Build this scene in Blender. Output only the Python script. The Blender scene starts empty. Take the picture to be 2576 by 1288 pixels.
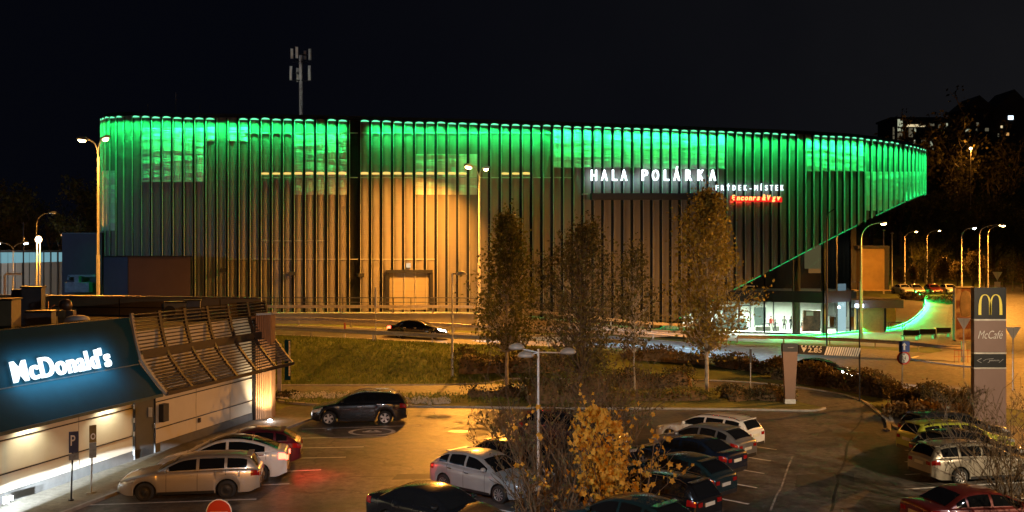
import bpy, math, random
from mathutils import Vector, Matrix
rnd = random.Random(7)
sc = bpy.context.scene
C = sc.collection
PI = math.pi
F, H, CX, CY = 2504.4, 8.4, 1288.0, 644.0      # focal length and centre in units of a 2576 px wide picture, eye height

# ---------------------------------------------------------------- helpers
def lerp(a, b, t): return a + (b - a) * t
def S(a, b, t):
    t = max(0.0, min(1.0, (t - a) / (b - a))); return t * t * (3 - 2 * t)
def interp(tab, x):
    if x <= tab[0][0]: return tab[0][1]
    for (x0, y0), (x1, y1) in zip(tab, tab[1:]):
        if x <= x1: return y0 + (y1 - y0) * (x - x0) / (x1 - x0)
    return tab[-1][1]
def sm(tab, x):                                  # smooth interpolation (Catmull-Rom through a table)
    n = len(tab)
    if x <= tab[0][0]: return tab[0][1]
    if x >= tab[-1][0]: return tab[-1][1]
    for i in range(n - 1):
        if x <= tab[i + 1][0]:
            x0, y0 = tab[i]; x1, y1 = tab[i + 1]
            m0 = (y1 - tab[i - 1][1]) / (x1 - tab[i - 1][0]) if i > 0 else (y1 - y0) / (x1 - x0)
            m1 = (tab[i + 2][1] - y0) / (tab[i + 2][0] - x0) if i + 2 < n else (y1 - y0) / (x1 - x0)
            d = x1 - x0; t = (x - x0) / d
            return (2*t**3-3*t*t+1)*y0 + (t**3-2*t*t+t)*d*m0 + (-2*t**3+3*t*t)*y1 + (t**3-t*t)*d*m1
def W(px, py, z=0.0):
    Y = F * (H - z) / (py - CY); return Vector(((px - CX) / F * Y, Y, z))
def X_at(px, Y): return (px - CX) / F * Y
def Z_at(py, Y): return H - (py - CY) / F * Y

class MB:
    def __init__(s): s.v = []; s.f = []; s.m = []; s.sm = []; s.cur = 0; s.smooth = False
    def add(s, vs, fs, smooth=None):
        o = len(s.v); s.v += [tuple(p) for p in vs]
        for f in fs: s.f.append([i + o for i in f]); s.m.append(s.cur); s.sm.append(s.smooth if smooth is None else smooth)
    def poly(s, *ps): s.add(ps, [list(range(len(ps)))])
    def box(s, c, size, rz=0.0, mtx=None):
        hx, hy, hz = size[0]/2, size[1]/2, size[2]/2
        vs = [Vector((x, y, z)) for x in (-hx, hx) for y in (-hy, hy) for z in (-hz, hz)]
        M = Matrix.Translation(Vector(c)) @ (mtx.to_4x4() if mtx else Matrix.Rotation(rz, 4, 'Z'))
        s.add([M @ v for v in vs], [[0,1,3,2],[4,6,7,5],[0,4,5,1],[2,3,7,6],[0,2,6,4],[1,5,7,3]], False)
    def beam(s, a, b, w, h, up=(0,0,1)):
        a = Vector(a); b = Vector(b); d = (b - a).normalized(); u = Vector(up)
        x = d.cross(u)
        if x.length < 1e-4: x = d.cross(Vector((1,0,0)))
        x.normalize(); y = x.cross(d).normalized()
        vs = [p + x*sx*w/2 + y*sy*h/2 for p in (a, b) for sx, sy in ((-1,-1),(1,-1),(1,1),(-1,1))]
        s.add(vs, [[0,1,5,4],[1,2,6,5],[2,3,7,6],[3,0,4,7],[3,2,1,0],[4,5,6,7]], False)
    def tube(s, pts, r, n=8, caps=True, smooth=True):
        pts = [Vector(p) for p in pts]; k = len(pts)
        rs = r if isinstance(r, (list, tuple)) else [r]*k
        vs = []; ref = None
        for i, p in enumerate(pts):
            d = (pts[min(i+1,k-1)] - pts[max(i-1,0)])
            if d.length < 1e-9: d = Vector((0,0,1))
            d.normalize()
            if ref is None: ref = Vector((1,0,0)) if abs(d.x) < .9 else Vector((0,1,0))
            a = (ref - d*ref.dot(d)).normalized(); b = d.cross(a); ref = a
            for j in range(n):
                t = 2*PI*j/n; vs.append(p + (a*math.cos(t) + b*math.sin(t))*rs[i])
        fs = [[i*n+j, i*n+(j+1)%n, (i+1)*n+(j+1)%n, (i+1)*n+j] for i in range(k-1) for j in range(n)]
        s.add(vs, fs, smooth)
        if caps: s.add(vs[:n], [list(range(n))[::-1]], False); s.add(vs[-n:], [list(range(n))], False)
    def cyl(s, c, r, h, n=16, r2=None): s.tube([Vector(c), Vector(c)+Vector((0,0,h))], [r, r if r2 is None else r2], n)
    def grid(s, rows, smooth=True, closed=False):
        n = len(rows[0]); vs = [p for r in rows for p in r]
        fs = [[i*n+j, i*n+(j+1)%n, (i+1)*n+(j+1)%n, (i+1)*n+j] for i in range(len(rows)-1) for j in range(n if closed else n-1)]
        s.add(vs, fs, smooth)
    def lathe(s, prof, c=(0,0,0), axis='z', n=24):   # prof: (radius, along)
        rows = []
        for r, z in prof:
            row = []
            for j in range(n):
                t = 2*PI*j/n; a, b = r*math.cos(t), r*math.sin(t)
                p = (a, b, z) if axis == 'z' else ((a, z, b) if axis == 'y' else (z, a, b))
                row.append(Vector(c) + Vector(p))
            rows.append(row)
        s.grid(rows, True, True)
    def build(s, name, mats, parent=None, world=False, loc=None):
        me = bpy.data.meshes.new(name)
        off = Vector((0,0,0))
        if world and parent is not None:
            r = parent
            while r.parent: r = r.parent
            off = r.location.copy()
        if loc is not None: off = Vector(loc)
        me.from_pydata([(p[0]-off.x, p[1]-off.y, p[2]-off.z) for p in s.v], [], s.f)
        mats = mats if isinstance(mats, (list, tuple)) else [mats]
        for m in mats: me.materials.append(m)
        me.polygons.foreach_set('material_index', s.m); me.polygons.foreach_set('use_smooth', s.sm)
        me.update()
        o = bpy.data.objects.new(name, me); C.objects.link(o)
        if parent is not None: o.parent = parent
        elif loc is not None: o.location = loc
        return o
def tag(o, label, cat, group=None):
    o['label'] = label; o['category'] = cat
    if group: o['group'] = group
    return o
def thing(name, label, cat, loc=(0,0,0), rz=0.0, group=None):
    o = bpy.data.objects.new(name, None); C.objects.link(o); o.empty_display_size = .3
    o.location = loc; o.rotation_euler = (0,0,rz); return tag(o, label, cat, group)
def struct(o): o['kind'] = 'structure'; return o
def copy_tree(o, parent=None):
    c = o.copy(); C.objects.link(c)
    if parent: c.parent = parent
    for ch in list(o.children): copy_tree(ch, c)
    return c

# ---------------------------------------------------------------- materials
MATS = {}
def nt(name):
    m = bpy.data.materials.new(name); m.use_nodes = True; n = m.node_tree; n.nodes.clear(); MATS[name] = m
    return m, n, n.nodes.new('ShaderNodeOutputMaterial')
def N(n, t, **kw):
    x = n.nodes.new(t)
    for k, v in kw.items():
        if k in x.inputs: x.inputs[k].default_value = v
        else: setattr(x, k, v)
    return x
def mat(name, col, rough=.6, metal=0.0, var=.25, scale=3.0, bump=0.0, bscale=20.0, col2=None, coat=0.0, stretch=(1,1,1), spec=.5, detail=6.0):
    if name in MATS: return MATS[name]
    m, n, out = nt(name)
    b = N(n, 'ShaderNodeBsdfPrincipled', Roughness=rough, Metallic=metal)
    b.inputs['Coat Weight'].default_value = coat; b.inputs['Coat Roughness'].default_value = .05
    b.inputs['Specular IOR Level'].default_value = spec
    tc = N(n, 'ShaderNodeTexCoord'); mp = N(n, 'ShaderNodeMapping'); mp.inputs['Scale'].default_value = stretch
    n.links.new(tc.outputs['Object'], mp.inputs['Vector'])
    c = (*col, 1)
    if var > 0 or col2:
        nz = N(n, 'ShaderNodeTexNoise'); nz.inputs['Scale'].default_value = scale; nz.inputs['Detail'].default_value = detail; nz.inputs['Roughness'].default_value = .65
        n.links.new(mp.outputs[0], nz.inputs['Vector'])
        cr = N(n, 'ShaderNodeValToRGB'); cr.color_ramp.elements[0].position = .32; cr.color_ramp.elements[1].position = .68
        c2 = col2 or tuple(x*(1+var) for x in col)
        cr.color_ramp.elements[0].color = (*(tuple(x*(1-var) for x in col) if not col2 else col), 1); cr.color_ramp.elements[1].color = (*c2, 1)
        n.links.new(nz.outputs['Fac'], cr.inputs[0]); n.links.new(cr.outputs[0], b.inputs['Base Color'])
    else: b.inputs['Base Color'].default_value = c
    if bump > 0:
        nb = N(n, 'ShaderNodeTexNoise'); nb.inputs['Scale'].default_value = bscale; nb.inputs['Detail'].default_value = 4
        n.links.new(mp.outputs[0], nb.inputs['Vector'])
        bp = N(n, 'ShaderNodeBump'); bp.inputs['Strength'].default_value = bump; bp.inputs['Distance'].default_value = .05
        n.links.new(nb.outputs['Fac'], bp.inputs['Height']); n.links.new(bp.outputs[0], b.inputs['Normal'])
    n.links.new(b.outputs[0], out.inputs[0]); return m
def emit(name, col, st):
    if name in MATS: return MATS[name]
    m, n, out = nt(name); e = N(n, 'ShaderNodeEmission'); e.inputs[0].default_value = (*col, 1); e.inputs[1].default_value = st
    n.links.new(e.outputs[0], out.inputs[0]); return m
def paint(name, col, metal=.35, rough=.32):
    return mat(name, col, rough, metal, var=.06, scale=1.5, coat=1.0)
def glassmat(name, tint=(.75,.85,.8), refl=.12):
    m, n, out = nt(name)
    tr = N(n, 'ShaderNodeBsdfTransparent'); tr.inputs[0].default_value = (*tint, 1)
    gl = N(n, 'ShaderNodeBsdfGlossy'); gl.inputs['Roughness'].default_value = .03; gl.inputs[0].default_value = (.9,.9,.9,1)
    lw = N(n, 'ShaderNodeLayerWeight'); lw.inputs[0].default_value = refl
    mx = N(n, 'ShaderNodeMixShader'); n.links.new(lw.outputs['Fresnel'], mx.inputs[0])
    n.links.new(tr.outputs[0], mx.inputs[1]); n.links.new(gl.outputs[0], mx.inputs[2]); n.links.new(mx.outputs[0], out.inputs[0]); return m
def asphalt(name, col, patch=.35, rough=.75):
    m, n, out = nt(name)
    b = N(n, 'ShaderNodeBsdfPrincipled', Roughness=rough)
    tc = N(n, 'ShaderNodeTexCoord')
    n1 = N(n, 'ShaderNodeTexNoise'); n1.inputs['Scale'].default_value = .22; n1.inputs['Detail'].default_value = 8; n1.inputs['Roughness'].default_value = .7
    n2 = N(n, 'ShaderNodeTexNoise'); n2.inputs['Scale'].default_value = 2.6; n2.inputs['Detail'].default_value = 9; n2.inputs['Roughness'].default_value = .78
    n.links.new(tc.outputs['Object'], n1.inputs['Vector']); n.links.new(tc.outputs['Object'], n2.inputs['Vector'])
    c1 = N(n, 'ShaderNodeValToRGB'); c1.color_ramp.elements[0].position = .35; c1.color_ramp.elements[1].position = .65
    c1.color_ramp.elements[0].color = (*[x*(1-patch) for x in col], 1); c1.color_ramp.elements[1].color = (*[x*(1+patch) for x in col], 1)
    c2 = N(n, 'ShaderNodeValToRGB'); c2.color_ramp.elements[0].position = .36; c2.color_ramp.elements[1].position = .66
    c2.color_ramp.elements[0].color = (.35,.35,.35,1); c2.color_ramp.elements[1].color = (1.7,1.7,1.7,1)
    mx = N(n, 'ShaderNodeMix', data_type='RGBA', blend_type='MULTIPLY'); mx.inputs['Factor'].default_value = 1
    n.links.new(n1.outputs['Fac'], c1.inputs[0]); n.links.new(n2.outputs['Fac'], c2.inputs[0])
    n.links.new(c1.outputs[0], mx.inputs['A']); n.links.new(c2.outputs[0], mx.inputs['B'])
    # cracks
    vo = N(n, 'ShaderNodeTexVoronoi', feature='DISTANCE_TO_EDGE'); vo.inputs['Scale'].default_value = .13
    dn = N(n, 'ShaderNodeTexNoise'); dn.inputs['Scale'].default_value = .8
    ad = N(n, 'ShaderNodeMix', data_type='RGBA', blend_type='LINEAR_LIGHT'); ad.inputs['Factor'].default_value = .9
    n.links.new(tc.outputs['Object'], dn.inputs['Vector']); n.links.new(tc.outputs['Object'], ad.inputs['A']); n.links.new(dn.outputs['Color'], ad.inputs['B']); n.links.new(ad.outputs['Result'], vo.inputs['Vector'])
    cr = N(n, 'ShaderNodeValToRGB'); cr.color_ramp.elements[0].color = (.15,.15,.15,1); cr.color_ramp.elements[1].position = .012; cr.color_ramp.elements[1].color = (1,1,1,1)
    n.links.new(vo.outputs['Distance'], cr.inputs[0])
    m2 = N(n, 'ShaderNodeMix', data_type='RGBA', blend_type='MULTIPLY'); m2.inputs['Factor'].default_value = .8
    n.links.new(mx.outputs['Result'], m2.inputs['A']); n.links.new(cr.outputs[0], m2.inputs['B']); n.links.new(m2.outputs['Result'], b.inputs['Base Color'])
    rr = N(n, 'ShaderNodeMapRange'); rr.inputs['To Min'].default_value = rough-.22; rr.inputs['To Max'].default_value = rough+.1
    n.links.new(n1.outputs['Fac'], rr.inputs['Value']); n.links.new(rr.outputs[0], b.inputs['Roughness'])
    bp = N(n, 'ShaderNodeBump'); bp.inputs['Strength'].default_value = .6; bp.inputs['Distance'].default_value = .03
    n.links.new(n2.outputs['Fac'], bp.inputs['Height']); n.links.new(bp.outputs[0], b.inputs['Normal'])
    n.links.new(b.outputs[0], out.inputs[0]); return m
def panelmat(name, col, metal, rough, vscale, hwave, col2=None, streak=.3):
    """facade sheet: fine vertical corrugation and, for the screens, horizontal ripples"""
    m, n, out = nt(name)
    b = N(n, 'ShaderNodeBsdfPrincipled', Roughness=rough, Metallic=metal)
    tc = N(n, 'ShaderNodeTexCoord')
    mp = N(n, 'ShaderNodeMapping'); mp.inputs['Scale'].default_value = (1.6, 1.6, .06)
    n.links.new(tc.outputs['Object'], mp.inputs['Vector'])
    nz = N(n, 'ShaderNodeTexNoise'); nz.inputs['Scale'].default_value = 1.0; nz.inputs['Detail'].default_value = 5
    n.links.new(mp.outputs[0], nz.inputs['Vector'])
    cr = N(n, 'ShaderNodeValToRGB'); cr.color_ramp.elements[0].position = .3; cr.color_ramp.elements[1].position = .7
    cr.color_ramp.elements[0].color = (*[x*(1-streak) for x in col], 1); cr.color_ramp.elements[1].color = (*(col2 or [x*(1+streak) for x in col]), 1)
    n.links.new(nz.outputs['Fac'], cr.inputs[0]); n.links.new(cr.outputs[0], b.inputs['Base Color'])
    wv = N(n, 'ShaderNodeTexWave', bands_direction='X'); wv.inputs['Scale'].default_value = vscale; wv.inputs['Distortion'].default_value = .25
    n.links.new(tc.outputs['Object'], wv.inputs['Vector'])
    bp = N(n, 'ShaderNodeBump'); bp.inputs['Strength'].default_value = .5; bp.inputs['Distance'].default_value = .05
    n.links.new(wv.outputs['Fac'], bp.inputs['Height'])
    last = bp
    if hwave > 0:
        m2 = N(n, 'ShaderNodeMapping'); m2.inputs['Scale'].default_value = (.22, .22, 1.7)
        n.links.new(tc.outputs['Object'], m2.inputs['Vector'])
        n2 = N(n, 'ShaderNodeTexNoise'); n2.inputs['Scale'].default_value = 1.0; n2.inputs['Detail'].default_value = 3; n2.inputs['Distortion'].default_value = .4
        n.links.new(m2.outputs[0], n2.inputs['Vector'])
        b2 = N(n, 'ShaderNodeBump'); b2.inputs['Strength'].default_value = hwave; b2.inputs['Distance'].default_value = .5
        n.links.new(n2.outputs['Fac'], b2.inputs['Height']); n.links.new(bp.outputs[0], b2.inputs['Normal']); last = b2
    n.links.new(last.outputs[0], b.inputs['Normal']); n.links.new(b.outputs[0], out.inputs[0]); return m
def leafmat(name, c1, c2, c3, scale=1.2):
    m, n, out = nt(name)
    b = N(n, 'ShaderNodeBsdfPrincipled', Roughness=.65); tr = N(n, 'ShaderNodeBsdfTranslucent')
    tc = N(n, 'ShaderNodeTexCoord'); nz = N(n, 'ShaderNodeTexNoise'); nz.inputs['Scale'].default_value = scale; nz.inputs['Detail'].default_value = 9; nz.inputs['Roughness'].default_value = .8
    n.links.new(tc.outputs['Object'], nz.inputs['Vector'])
    cr = N(n, 'ShaderNodeValToRGB'); e = cr.color_ramp.elements; e[0].position = .34; e[0].color = (*c1,1); e[1].position = .66; e[1].color = (*c3,1)
    x = e.new(.5); x.color = (*c2,1)
    n.links.new(nz.outputs['Fac'], cr.inputs[0]); n.links.new(cr.outputs[0], b.inputs['Base Color']); n.links.new(cr.outputs[0], tr.inputs[0])
    mx = N(n, 'ShaderNodeMixShader'); mx.inputs[0].default_value = .3
    n.links.new(b.outputs[0], mx.inputs[1]); n.links.new(tr.outputs[0], mx.inputs[2]); n.links.new(mx.outputs[0], out.inputs[0]); return m

M_dark = mat('dark_plastic', (.012,.012,.013), .55, var=.2)
M_black = mat('black_steel', (.02,.02,.022), .45, .3, var=.2)
M_galv = mat('galvanised_steel', (.42,.43,.44), .42, .7, var=.15, scale=6)
M_polew = mat('pale_pole_paint', (.55,.54,.5), .5, .2, var=.12, scale=5)
M_white = mat('white_paint', (.75,.75,.73), .6, var=.08)
M_mark = mat('road_marking', (.74,.74,.72), .7, var=.2, scale=5)
M_kerb = mat('kerb_concrete', (.36,.35,.33), .8, var=.25, scale=3, bump=.2)
M_conc = mat('concrete', (.33,.32,.30), .8, var=.2, scale=1.5, bump=.15)
M_asph = asphalt('asphalt_parking', (.10,.088,.078), .55, .55)
M_road = asphalt('asphalt_road', (.10,.095,.09), .25, .68)
M_lane = asphalt('asphalt_lane', (.095,.09,.085), .25, .7)
M_plaza = mat('plaza_paving', (.16,.15,.14), .7, var=.2, scale=2, bump=.15)
M_pave = mat('pavement_blocks', (.2,.19,.165), .8, var=.25, scale=5, bump=.3)
M_soil = mat('grass_ground', (.05,.07,.014), .95, var=.0, scale=.7, bump=.9, bscale=5, col2=(.15,.175,.034), detail=10)
M_bark = mat('bark', (.12,.1,.08), .9, var=.5, scale=6, bump=.4)
M_barkw = mat('birch_bark', (.3,.28,.25), .85, var=.5, scale=4, stretch=(1,1,.6))
M_twig = mat('twig', (.12,.08,.042), .9, var=.4, scale=2)
M_glassd = mat('car_glass', (.008,.009,.01), .04, var=0, spec=.7)
M_tyre = mat('tyre_rubber', (.018,.018,.018), .8, var=.2)
M_alloy = mat('alloy', (.6,.6,.6), .3, .8, var=.1)
M_steelrim = mat('steel_rim', (.03,.03,.03), .5, .5, var=.1)
M_chrome = mat('chrome', (.7,.7,.7), .15, 1.0, var=0)
M_redlens = mat('red_lens', (.28,.008,.008), .15, var=.05)
M_clear = mat('clear_lens', (.75,.77,.8), .1, .6, var=.5, scale=9)
M_plate = mat('plate_white', (.62,.6,.5), .5, var=.1)
M_stop = emit('tail_light_lit', (1,.06,.03), 14)
M_head = emit('headlight_lit', (.85,.93,1), 30)
M_sodium = emit('sodium_lens', (1,.62,.22), 60)
M_led = emit('led_lens', (.8,.93,1), 40)
M_off = mat('lamp_lens_unlit', (.55,.52,.45), .35, var=.1)
M_green = emit('green_led', (.16,1,.46), 1.5)
M_greenl = emit('green_line_glow', (.03,1,.25), .75)
M_letter = emit('letter_white', (.82,.93,1), 3.2)
M_letter2 = emit('letter_white_small', (.8,.92,1), 2.2)

# ---------------------------------------------------------------- terrain
BANK = [(-70,2.6),(-17,2.45),(-8,2.05),(-3,1.8),(8,1.45),(14,.8),(20,.12),(24,0)]
BASE = [(-60,65.5),(0,65.5),(8,68),(20,69)]
def gh(x, y):
    b = interp(BASE, x)
    z = interp(BANK, x) * S(b, b + 7.2, y)
    z += 2.7 * S(112, 150, y) * S(28, 46, x)
    z += 34 * S(190, 330, y) * S(40, 110, x) * 1.0
    z += 9 * S(130, 330, y) * (1 - S(-60, 20, x))
    z -= .9 * S(40, 8, y) * 0
    return z
def strip(mb, A, B, n, m, off, hf=gh):
    def resample(P, n):
        P = [Vector((p[0], p[1], 0)) for p in P]
        # smooth polyline by Catmull-Rom then arclength
        Q = []
        for i in range(len(P)-1):
            p0 = P[max(i-1,0)]; p1 = P[i]; p2 = P[i+1]; p3 = P[min(i+2,len(P)-1)]
            for k in range(12):
                t = k/12
                Q.append(.5*((2*p1)+(p2-p0)*t+(2*p0-5*p1+4*p2-p3)*t*t+(3*p1-p0-3*p2+p3)*t**3))
        Q.append(P[-1]); L = [0]
        for a, b in zip(Q, Q[1:]): L.append(L[-1]+(b-a).length)
        out = []; j = 0
        for k in range(n+1):
            s = L[-1]*k/n
            while j < len(L)-2 and L[j+1] < s: j += 1
            t = (s-L[j])/max(1e-9, L[j+1]-L[j]); out.append(Q[j].lerp(Q[j+1], t))
        return out
    a = resample(A, n); b = resample(B, n)
    rows = []
    for p, q in zip(a, b):
        row = []
        for k in range(m+1):
            r = p.lerp(q, k/m); row.append(Vector((r.x, r.y, hf(r.x, r.y)+off)))
        rows.append(row)
    mb.grid(rows, True); return a, b
def offset_poly(P, d):
    out = []
    for i, p in enumerate(P):
        a = P[max(i-1,0)]; b = P[min(i+1,len(P)-1)]; t = (b-a); t.z = 0; t.normalize(); out.append(p + Vector((-t.y, t.x, 0))*d)
    return out
def kerb(name, pts, w=.14, h=.12, m=None, hf=gh):
    mb = MB(); P = [Vector((p[0],p[1],0)) for p in pts]
    L = offset_poly(P, w/2); R = offset_poly(P, -w/2)
    rows = []
    for l, r in zip(L, R):
        z = hf(l.x, l.y); rows.append([Vector((l.x,l.y,z-.1)), Vector((l.x,l.y,z+h)), Vector((r.x,r.y,z+h)), Vector((r.x,r.y,z-.1))])
    mb.grid(rows, False); return struct(mb.build(name, m or M_kerb))
def densify(pts, step=1.0):
    out = []
    for a, b in zip(pts, pts[1:]):
        a = Vector((a[0],a[1],0)); b = Vector((b[0],b[1],0)); k = max(1, int((b-a).length/step))
        out += [a.lerp(b, i/k) for i in range(k)]
    out.append(Vector((pts[-1][0],pts[-1][1],0))); return out
def smooth_line(pts, n=10):
    P = [Vector((p[0],p[1],0)) for p in pts]; Q = []
    for i in range(len(P)-1):
        p0 = P[max(i-1,0)]; p1 = P[i]; p2 = P[i+1]; p3 = P[min(i+2,len(P)-1)]
        for k in range(n):
            t = k/n; Q.append(.5*((2*p1)+(p2-p0)*t+(2*p0-5*p1+4*p2-p3)*t*t+(3*p1-p0-3*p2+p3)*t**3))
    Q.append(P[-1]); return Q

def axis_vals(rs):
    out = []
    for a, b, s in rs:
        k = int(round((b-a)/s)); out += [a + (b-a)*i/k for i in range(k)]
    out.append(rs[-1][1]); return out
xs = axis_vals([(-700,-100,50),(-100,-48,4),(-48,64,1.0),(64,120,4),(120,700,40)])
ys = axis_vals([(-60,20,20),(20,60,4),(60,96,.8),(96,160,2),(160,360,8),(360,1400,80)])
g = MB(); g.grid([[Vector((x, y, gh(x, y))) for x in xs] for y in ys], True)
struct(g.build('ground', M_soil))

# parking lot, drive lane, main road, side road, plaza, walkway
WD = Vector((3.9, 17.1, 0)).normalized()            # direction of the restaurant's long wall
WN = Vector((WD.y, -WD.x, 0))                        # its outward normal
W0 = Vector((-16.95, 33.3, 0))                       # a point at the foot of that wall
def wall_pt(Y, off=0.0, z=0.0):
    p = W0 + WD*((Y-33.3)/WD.y); p = p + WN*off; return Vector((p.x, p.y, z))
park_far = [W(p, y) for p, y in ((700,1012),(780,1020),(900,1024),(1150,1027),(1400,1030),(1640,1031),(1850,1033),(1960,1035),(2045,1036),(2075,1030))]
mb = MB()
near = [(-24,12),(-14,12),(-6,12),(4,12),(14,12),(24,12),(34,12)]
strip(mb, [(-18,12),(-8,12),(2,12),(12,12),(22,12),(34,12)], [(-12.5,55.5),(-4,55.4),(3,55.2),(9,54.6),(17.3,54.2),(24.5,50)], 60, 40, .03)
struct(mb.build('parking_lot', M_asph))
lane_n = [W(p, y) for p, y in ((560,1004),(700,1003),(1150,997),(1300,985),(1560,978),(1750,975),(1900,991),(1985,1008),(2035,1026),(2085,1046))]
lane_f = [W(p, y) for p, y in ((560,972),(700,971),(1150,969),(1300,959),(1560,956),(1750,958),(1900,965),(2080,987),(2170,1011),(2232,1060))]
mb = MB(); la, lb = strip(mb, lane_n, lane_f, 90, 8, .034); struct(mb.build('drive_lane', M_lane))
kerb('kerb_lane_far', [tuple(p) for p in lb], .16, .1)
kerb('kerb_lane_end', [tuple(p) for p in smooth_line([W(2232,1060), W(2236,1075), W(2234,1086), W(2225,1084)])], .2, .12)
kerb('kerb_bed', [tuple(p) for p in smooth_line([W(2237,1040), W(2246,1070), W(2262,1081), W(2310,1083)])], .18, .12)
# near kerb of the lane and of the parking: dark-sided green island between them
isl = MB(); strip(isl, [tuple(p) for p in park_far], [tuple(W(p, y)) for p, y in ((700,1004),(780,1004),(900,1002),(1150,998),(1300,986),(1560,979),(1750,977),(1890,991),(1980,1009),(2072,1029))], 70, 4, .10)
struct(isl.build('grass_verge', M_soil))
kerb('kerb_parking', [tuple(p) for p in smooth_line(park_far)], .14, .13)

road_n = [(-75,75),(-17,74.4),(-8,73.8),(0,74.2),(8,75),(15,75.3),(19.5,74),(22,68),(23.8,62),(26.5,56),(31,48)]
road_f = [(-75,86),(-17,85),(-8,84.8),(0,85.2),(8,87),(15,89.5),(22,93),(31,90.5),(38,84),(52,76),(64,66)]
mb = MB(); strip(mb, road_n, road_f, 150, 12, .03); struct(mb.build('road', M_road))
mb = MB(); strip(mb, [(37,85.2),(41,96),(50,115),(62,140),(80,172),(100,205)], [(64,66),(66,85),(73,110),(86,140),(104,170),(126,200)], 60, 8, .04); struct(mb.build('side_road', M_road))
mb = MB()
for off, (t0, t1), w in ((.0,(0,1),.12),):
    A = smooth_line(road_n, 14); a = offset_poly(A, .45); b = offset_poly(A, .45+w)
    a = [p for p in a if p.x < 20]; b = b[:len(a)]
    strip(mb, [tuple(p) for p in a[::4]], [tuple(p) for p in b[::4]], 140, 1, .042)
A = smooth_line(road_n, 14); Bq = smooth_line(road_f, 14)
mid = [p.lerp(q, .46) for p, q in zip(A, Bq)]; mid = [p for p in mid if p.x < 18]
strip(mb, [tuple(p) for p in mid[::5]], [tuple(p) for p in offset_poly(mid, .14)[::5]], 140, 1, .042)
far_e = [p for p in offset_poly(Bq, -.4) if p.x < 24]
strip(mb, [tuple(p) for p in far_e[::5]], [tuple(p) for p in offset_poly(far_e, -.14)[::5]], 140, 1, .042)
struct(mb.build('road_marking', M_mark))
mb = MB(); strip(mb, [(20,97.5),(30,94.5),(37,91),(43,98),(52,116),(60,134)], [(20,112),(30,113),(34,118),(36,128),(40,138),(46,150)], 50, 14, .03); struct(mb.build('plaza', M_plaza))
mb = MB(); strip(mb, [tuple(W(p, y)) for p, y in ((2300,907),(2345,914),(2400,921),(2450,926),(2520,933))], [tuple(W(p, y)) for p, y in ((2310,899),(2350,890),(2400,884),(2450,882),(2520,880))], 24, 5, .1)
struct(mb.build('traffic_island', M_plaza))
kerb('kerb_island', [tuple(p) for p in smooth_line([W(2310,899), W(2295,903), W(2300,907), W(2345,914), W(2400,921), W(2450,926), W(2520,933)])], .16, .14)
mb = MB(); strip(mb, [tuple(wall_pt(Y, -.05)) for Y in (20,30,40,51.5)], [tuple(wall_pt(Y, 2.55)) for Y in (20,30,40,51.5)], 30, 4, .13)
struct(mb.build('walkway', M_pave))
kerb('kerb_walkway', [tuple(wall_pt(Y, 2.6)) for Y in (20,25,30,35,40,45,51.6)], .12, .134)
kerb('kerb_corner', [tuple(p) for p in densify([wall_pt(51.6, 2.66), wall_pt(55, 3.2)])], .12, .12)
# stall lines painted on the parking
mb = MB()
def line(a, b, w=.13):
    a = Vector((a[0],a[1],0)); b = Vector((b[0],b[1],0)); d = (b-a).normalized(); n = Vector((-d.y,d.x,0))*w/2
    mb.poly(*[Vector((p.x,p.y,.036)) for p in (a+n, b+n, b-n, a-n)][::-1])
for (x0,y0),(x1,y1) in (((220,1273),(645,1258)),((400,1236),(728,1219)),((520,1196),(808,1184)),((640,1157),(870,1152)),((700,1130),(915,1126)),((760,1104),(975,1100)),((760,1081),(1055,1072)),((1060,1057),(1100,1053))):
    line(W(x0,y0), W(x1,y1))
for i in range(7):
    a = Vector((11.42,43.0,0)) - Vector((.86,2.36,0))*i; line(a, a - Vector((.76,-.74,0))*5.2)
for i in range(7):
    a = Vector((17.85,45.2,0)) - Vector((.94,2.37,0))*i; line(a, a + Vector((.975,.22,0))*5)
for i in range(5):
    a = Vector((-1.25,33.5,0)) + Vector((1.25,2.15,0))*(i-1); line(a - Vector((.77,-.62,0))*1.6, a + Vector((.77,-.62,0))*3.2)
struct(mb.build('parking_marking', M_mark))
mb = MB()
A = [W(p,y) for p,y in ((1935,1288),(1950,1250),(1962,1230),(1972,1200),(1985,1165),(1992,1150))]
strip(mb, [tuple(p) for p in A], [tuple(p) for p in offset_poly(A, -.07)], 30, 1, .038); struct(mb.build('crack_line', mat('faded_line', (.3,.27,.24), .8, var=.6, scale=2.5)))
mb = MB()
for q in (((2005,1196),(2148,1190),(2150,1222),(2000,1228)),((1000,1195),(1090,1193),(1085,1206),(985,1209)),((2060,1090),(2200,1090),(2215,1100),(2055,1100))):
    P = [W(a,b) for a,b in q]; mb = MB(); mb.poly(*[Vector((p.x,p.y,.0345)) for p in P][::-1]); struct(mb.build('asphalt_patch', mat('asphalt_fresh', (.045,.047,.048), .6, var=.3, scale=4)))
mb = MB()
for line_ in (((2180,1030),(2150,1090),(2120,1180),(2095,1288)),((830,1205),(960,1200),(1090,1215),(1160,1220))):
    A = smooth_line([W(a,b) for a,b in line_], 6); A = [p+Vector((rnd.gauss(0,.06),rnd.gauss(0,.06),0)) for p in A]; mb = MB(); strip(mb, [tuple(p) for p in A], [tuple(p) for p in offset_poly(A, -.09)], 50, 1, .0365); struct(mb.build('tar_seam', mat('tar', (.02,.02,.02), .5, var=.2)))
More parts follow.
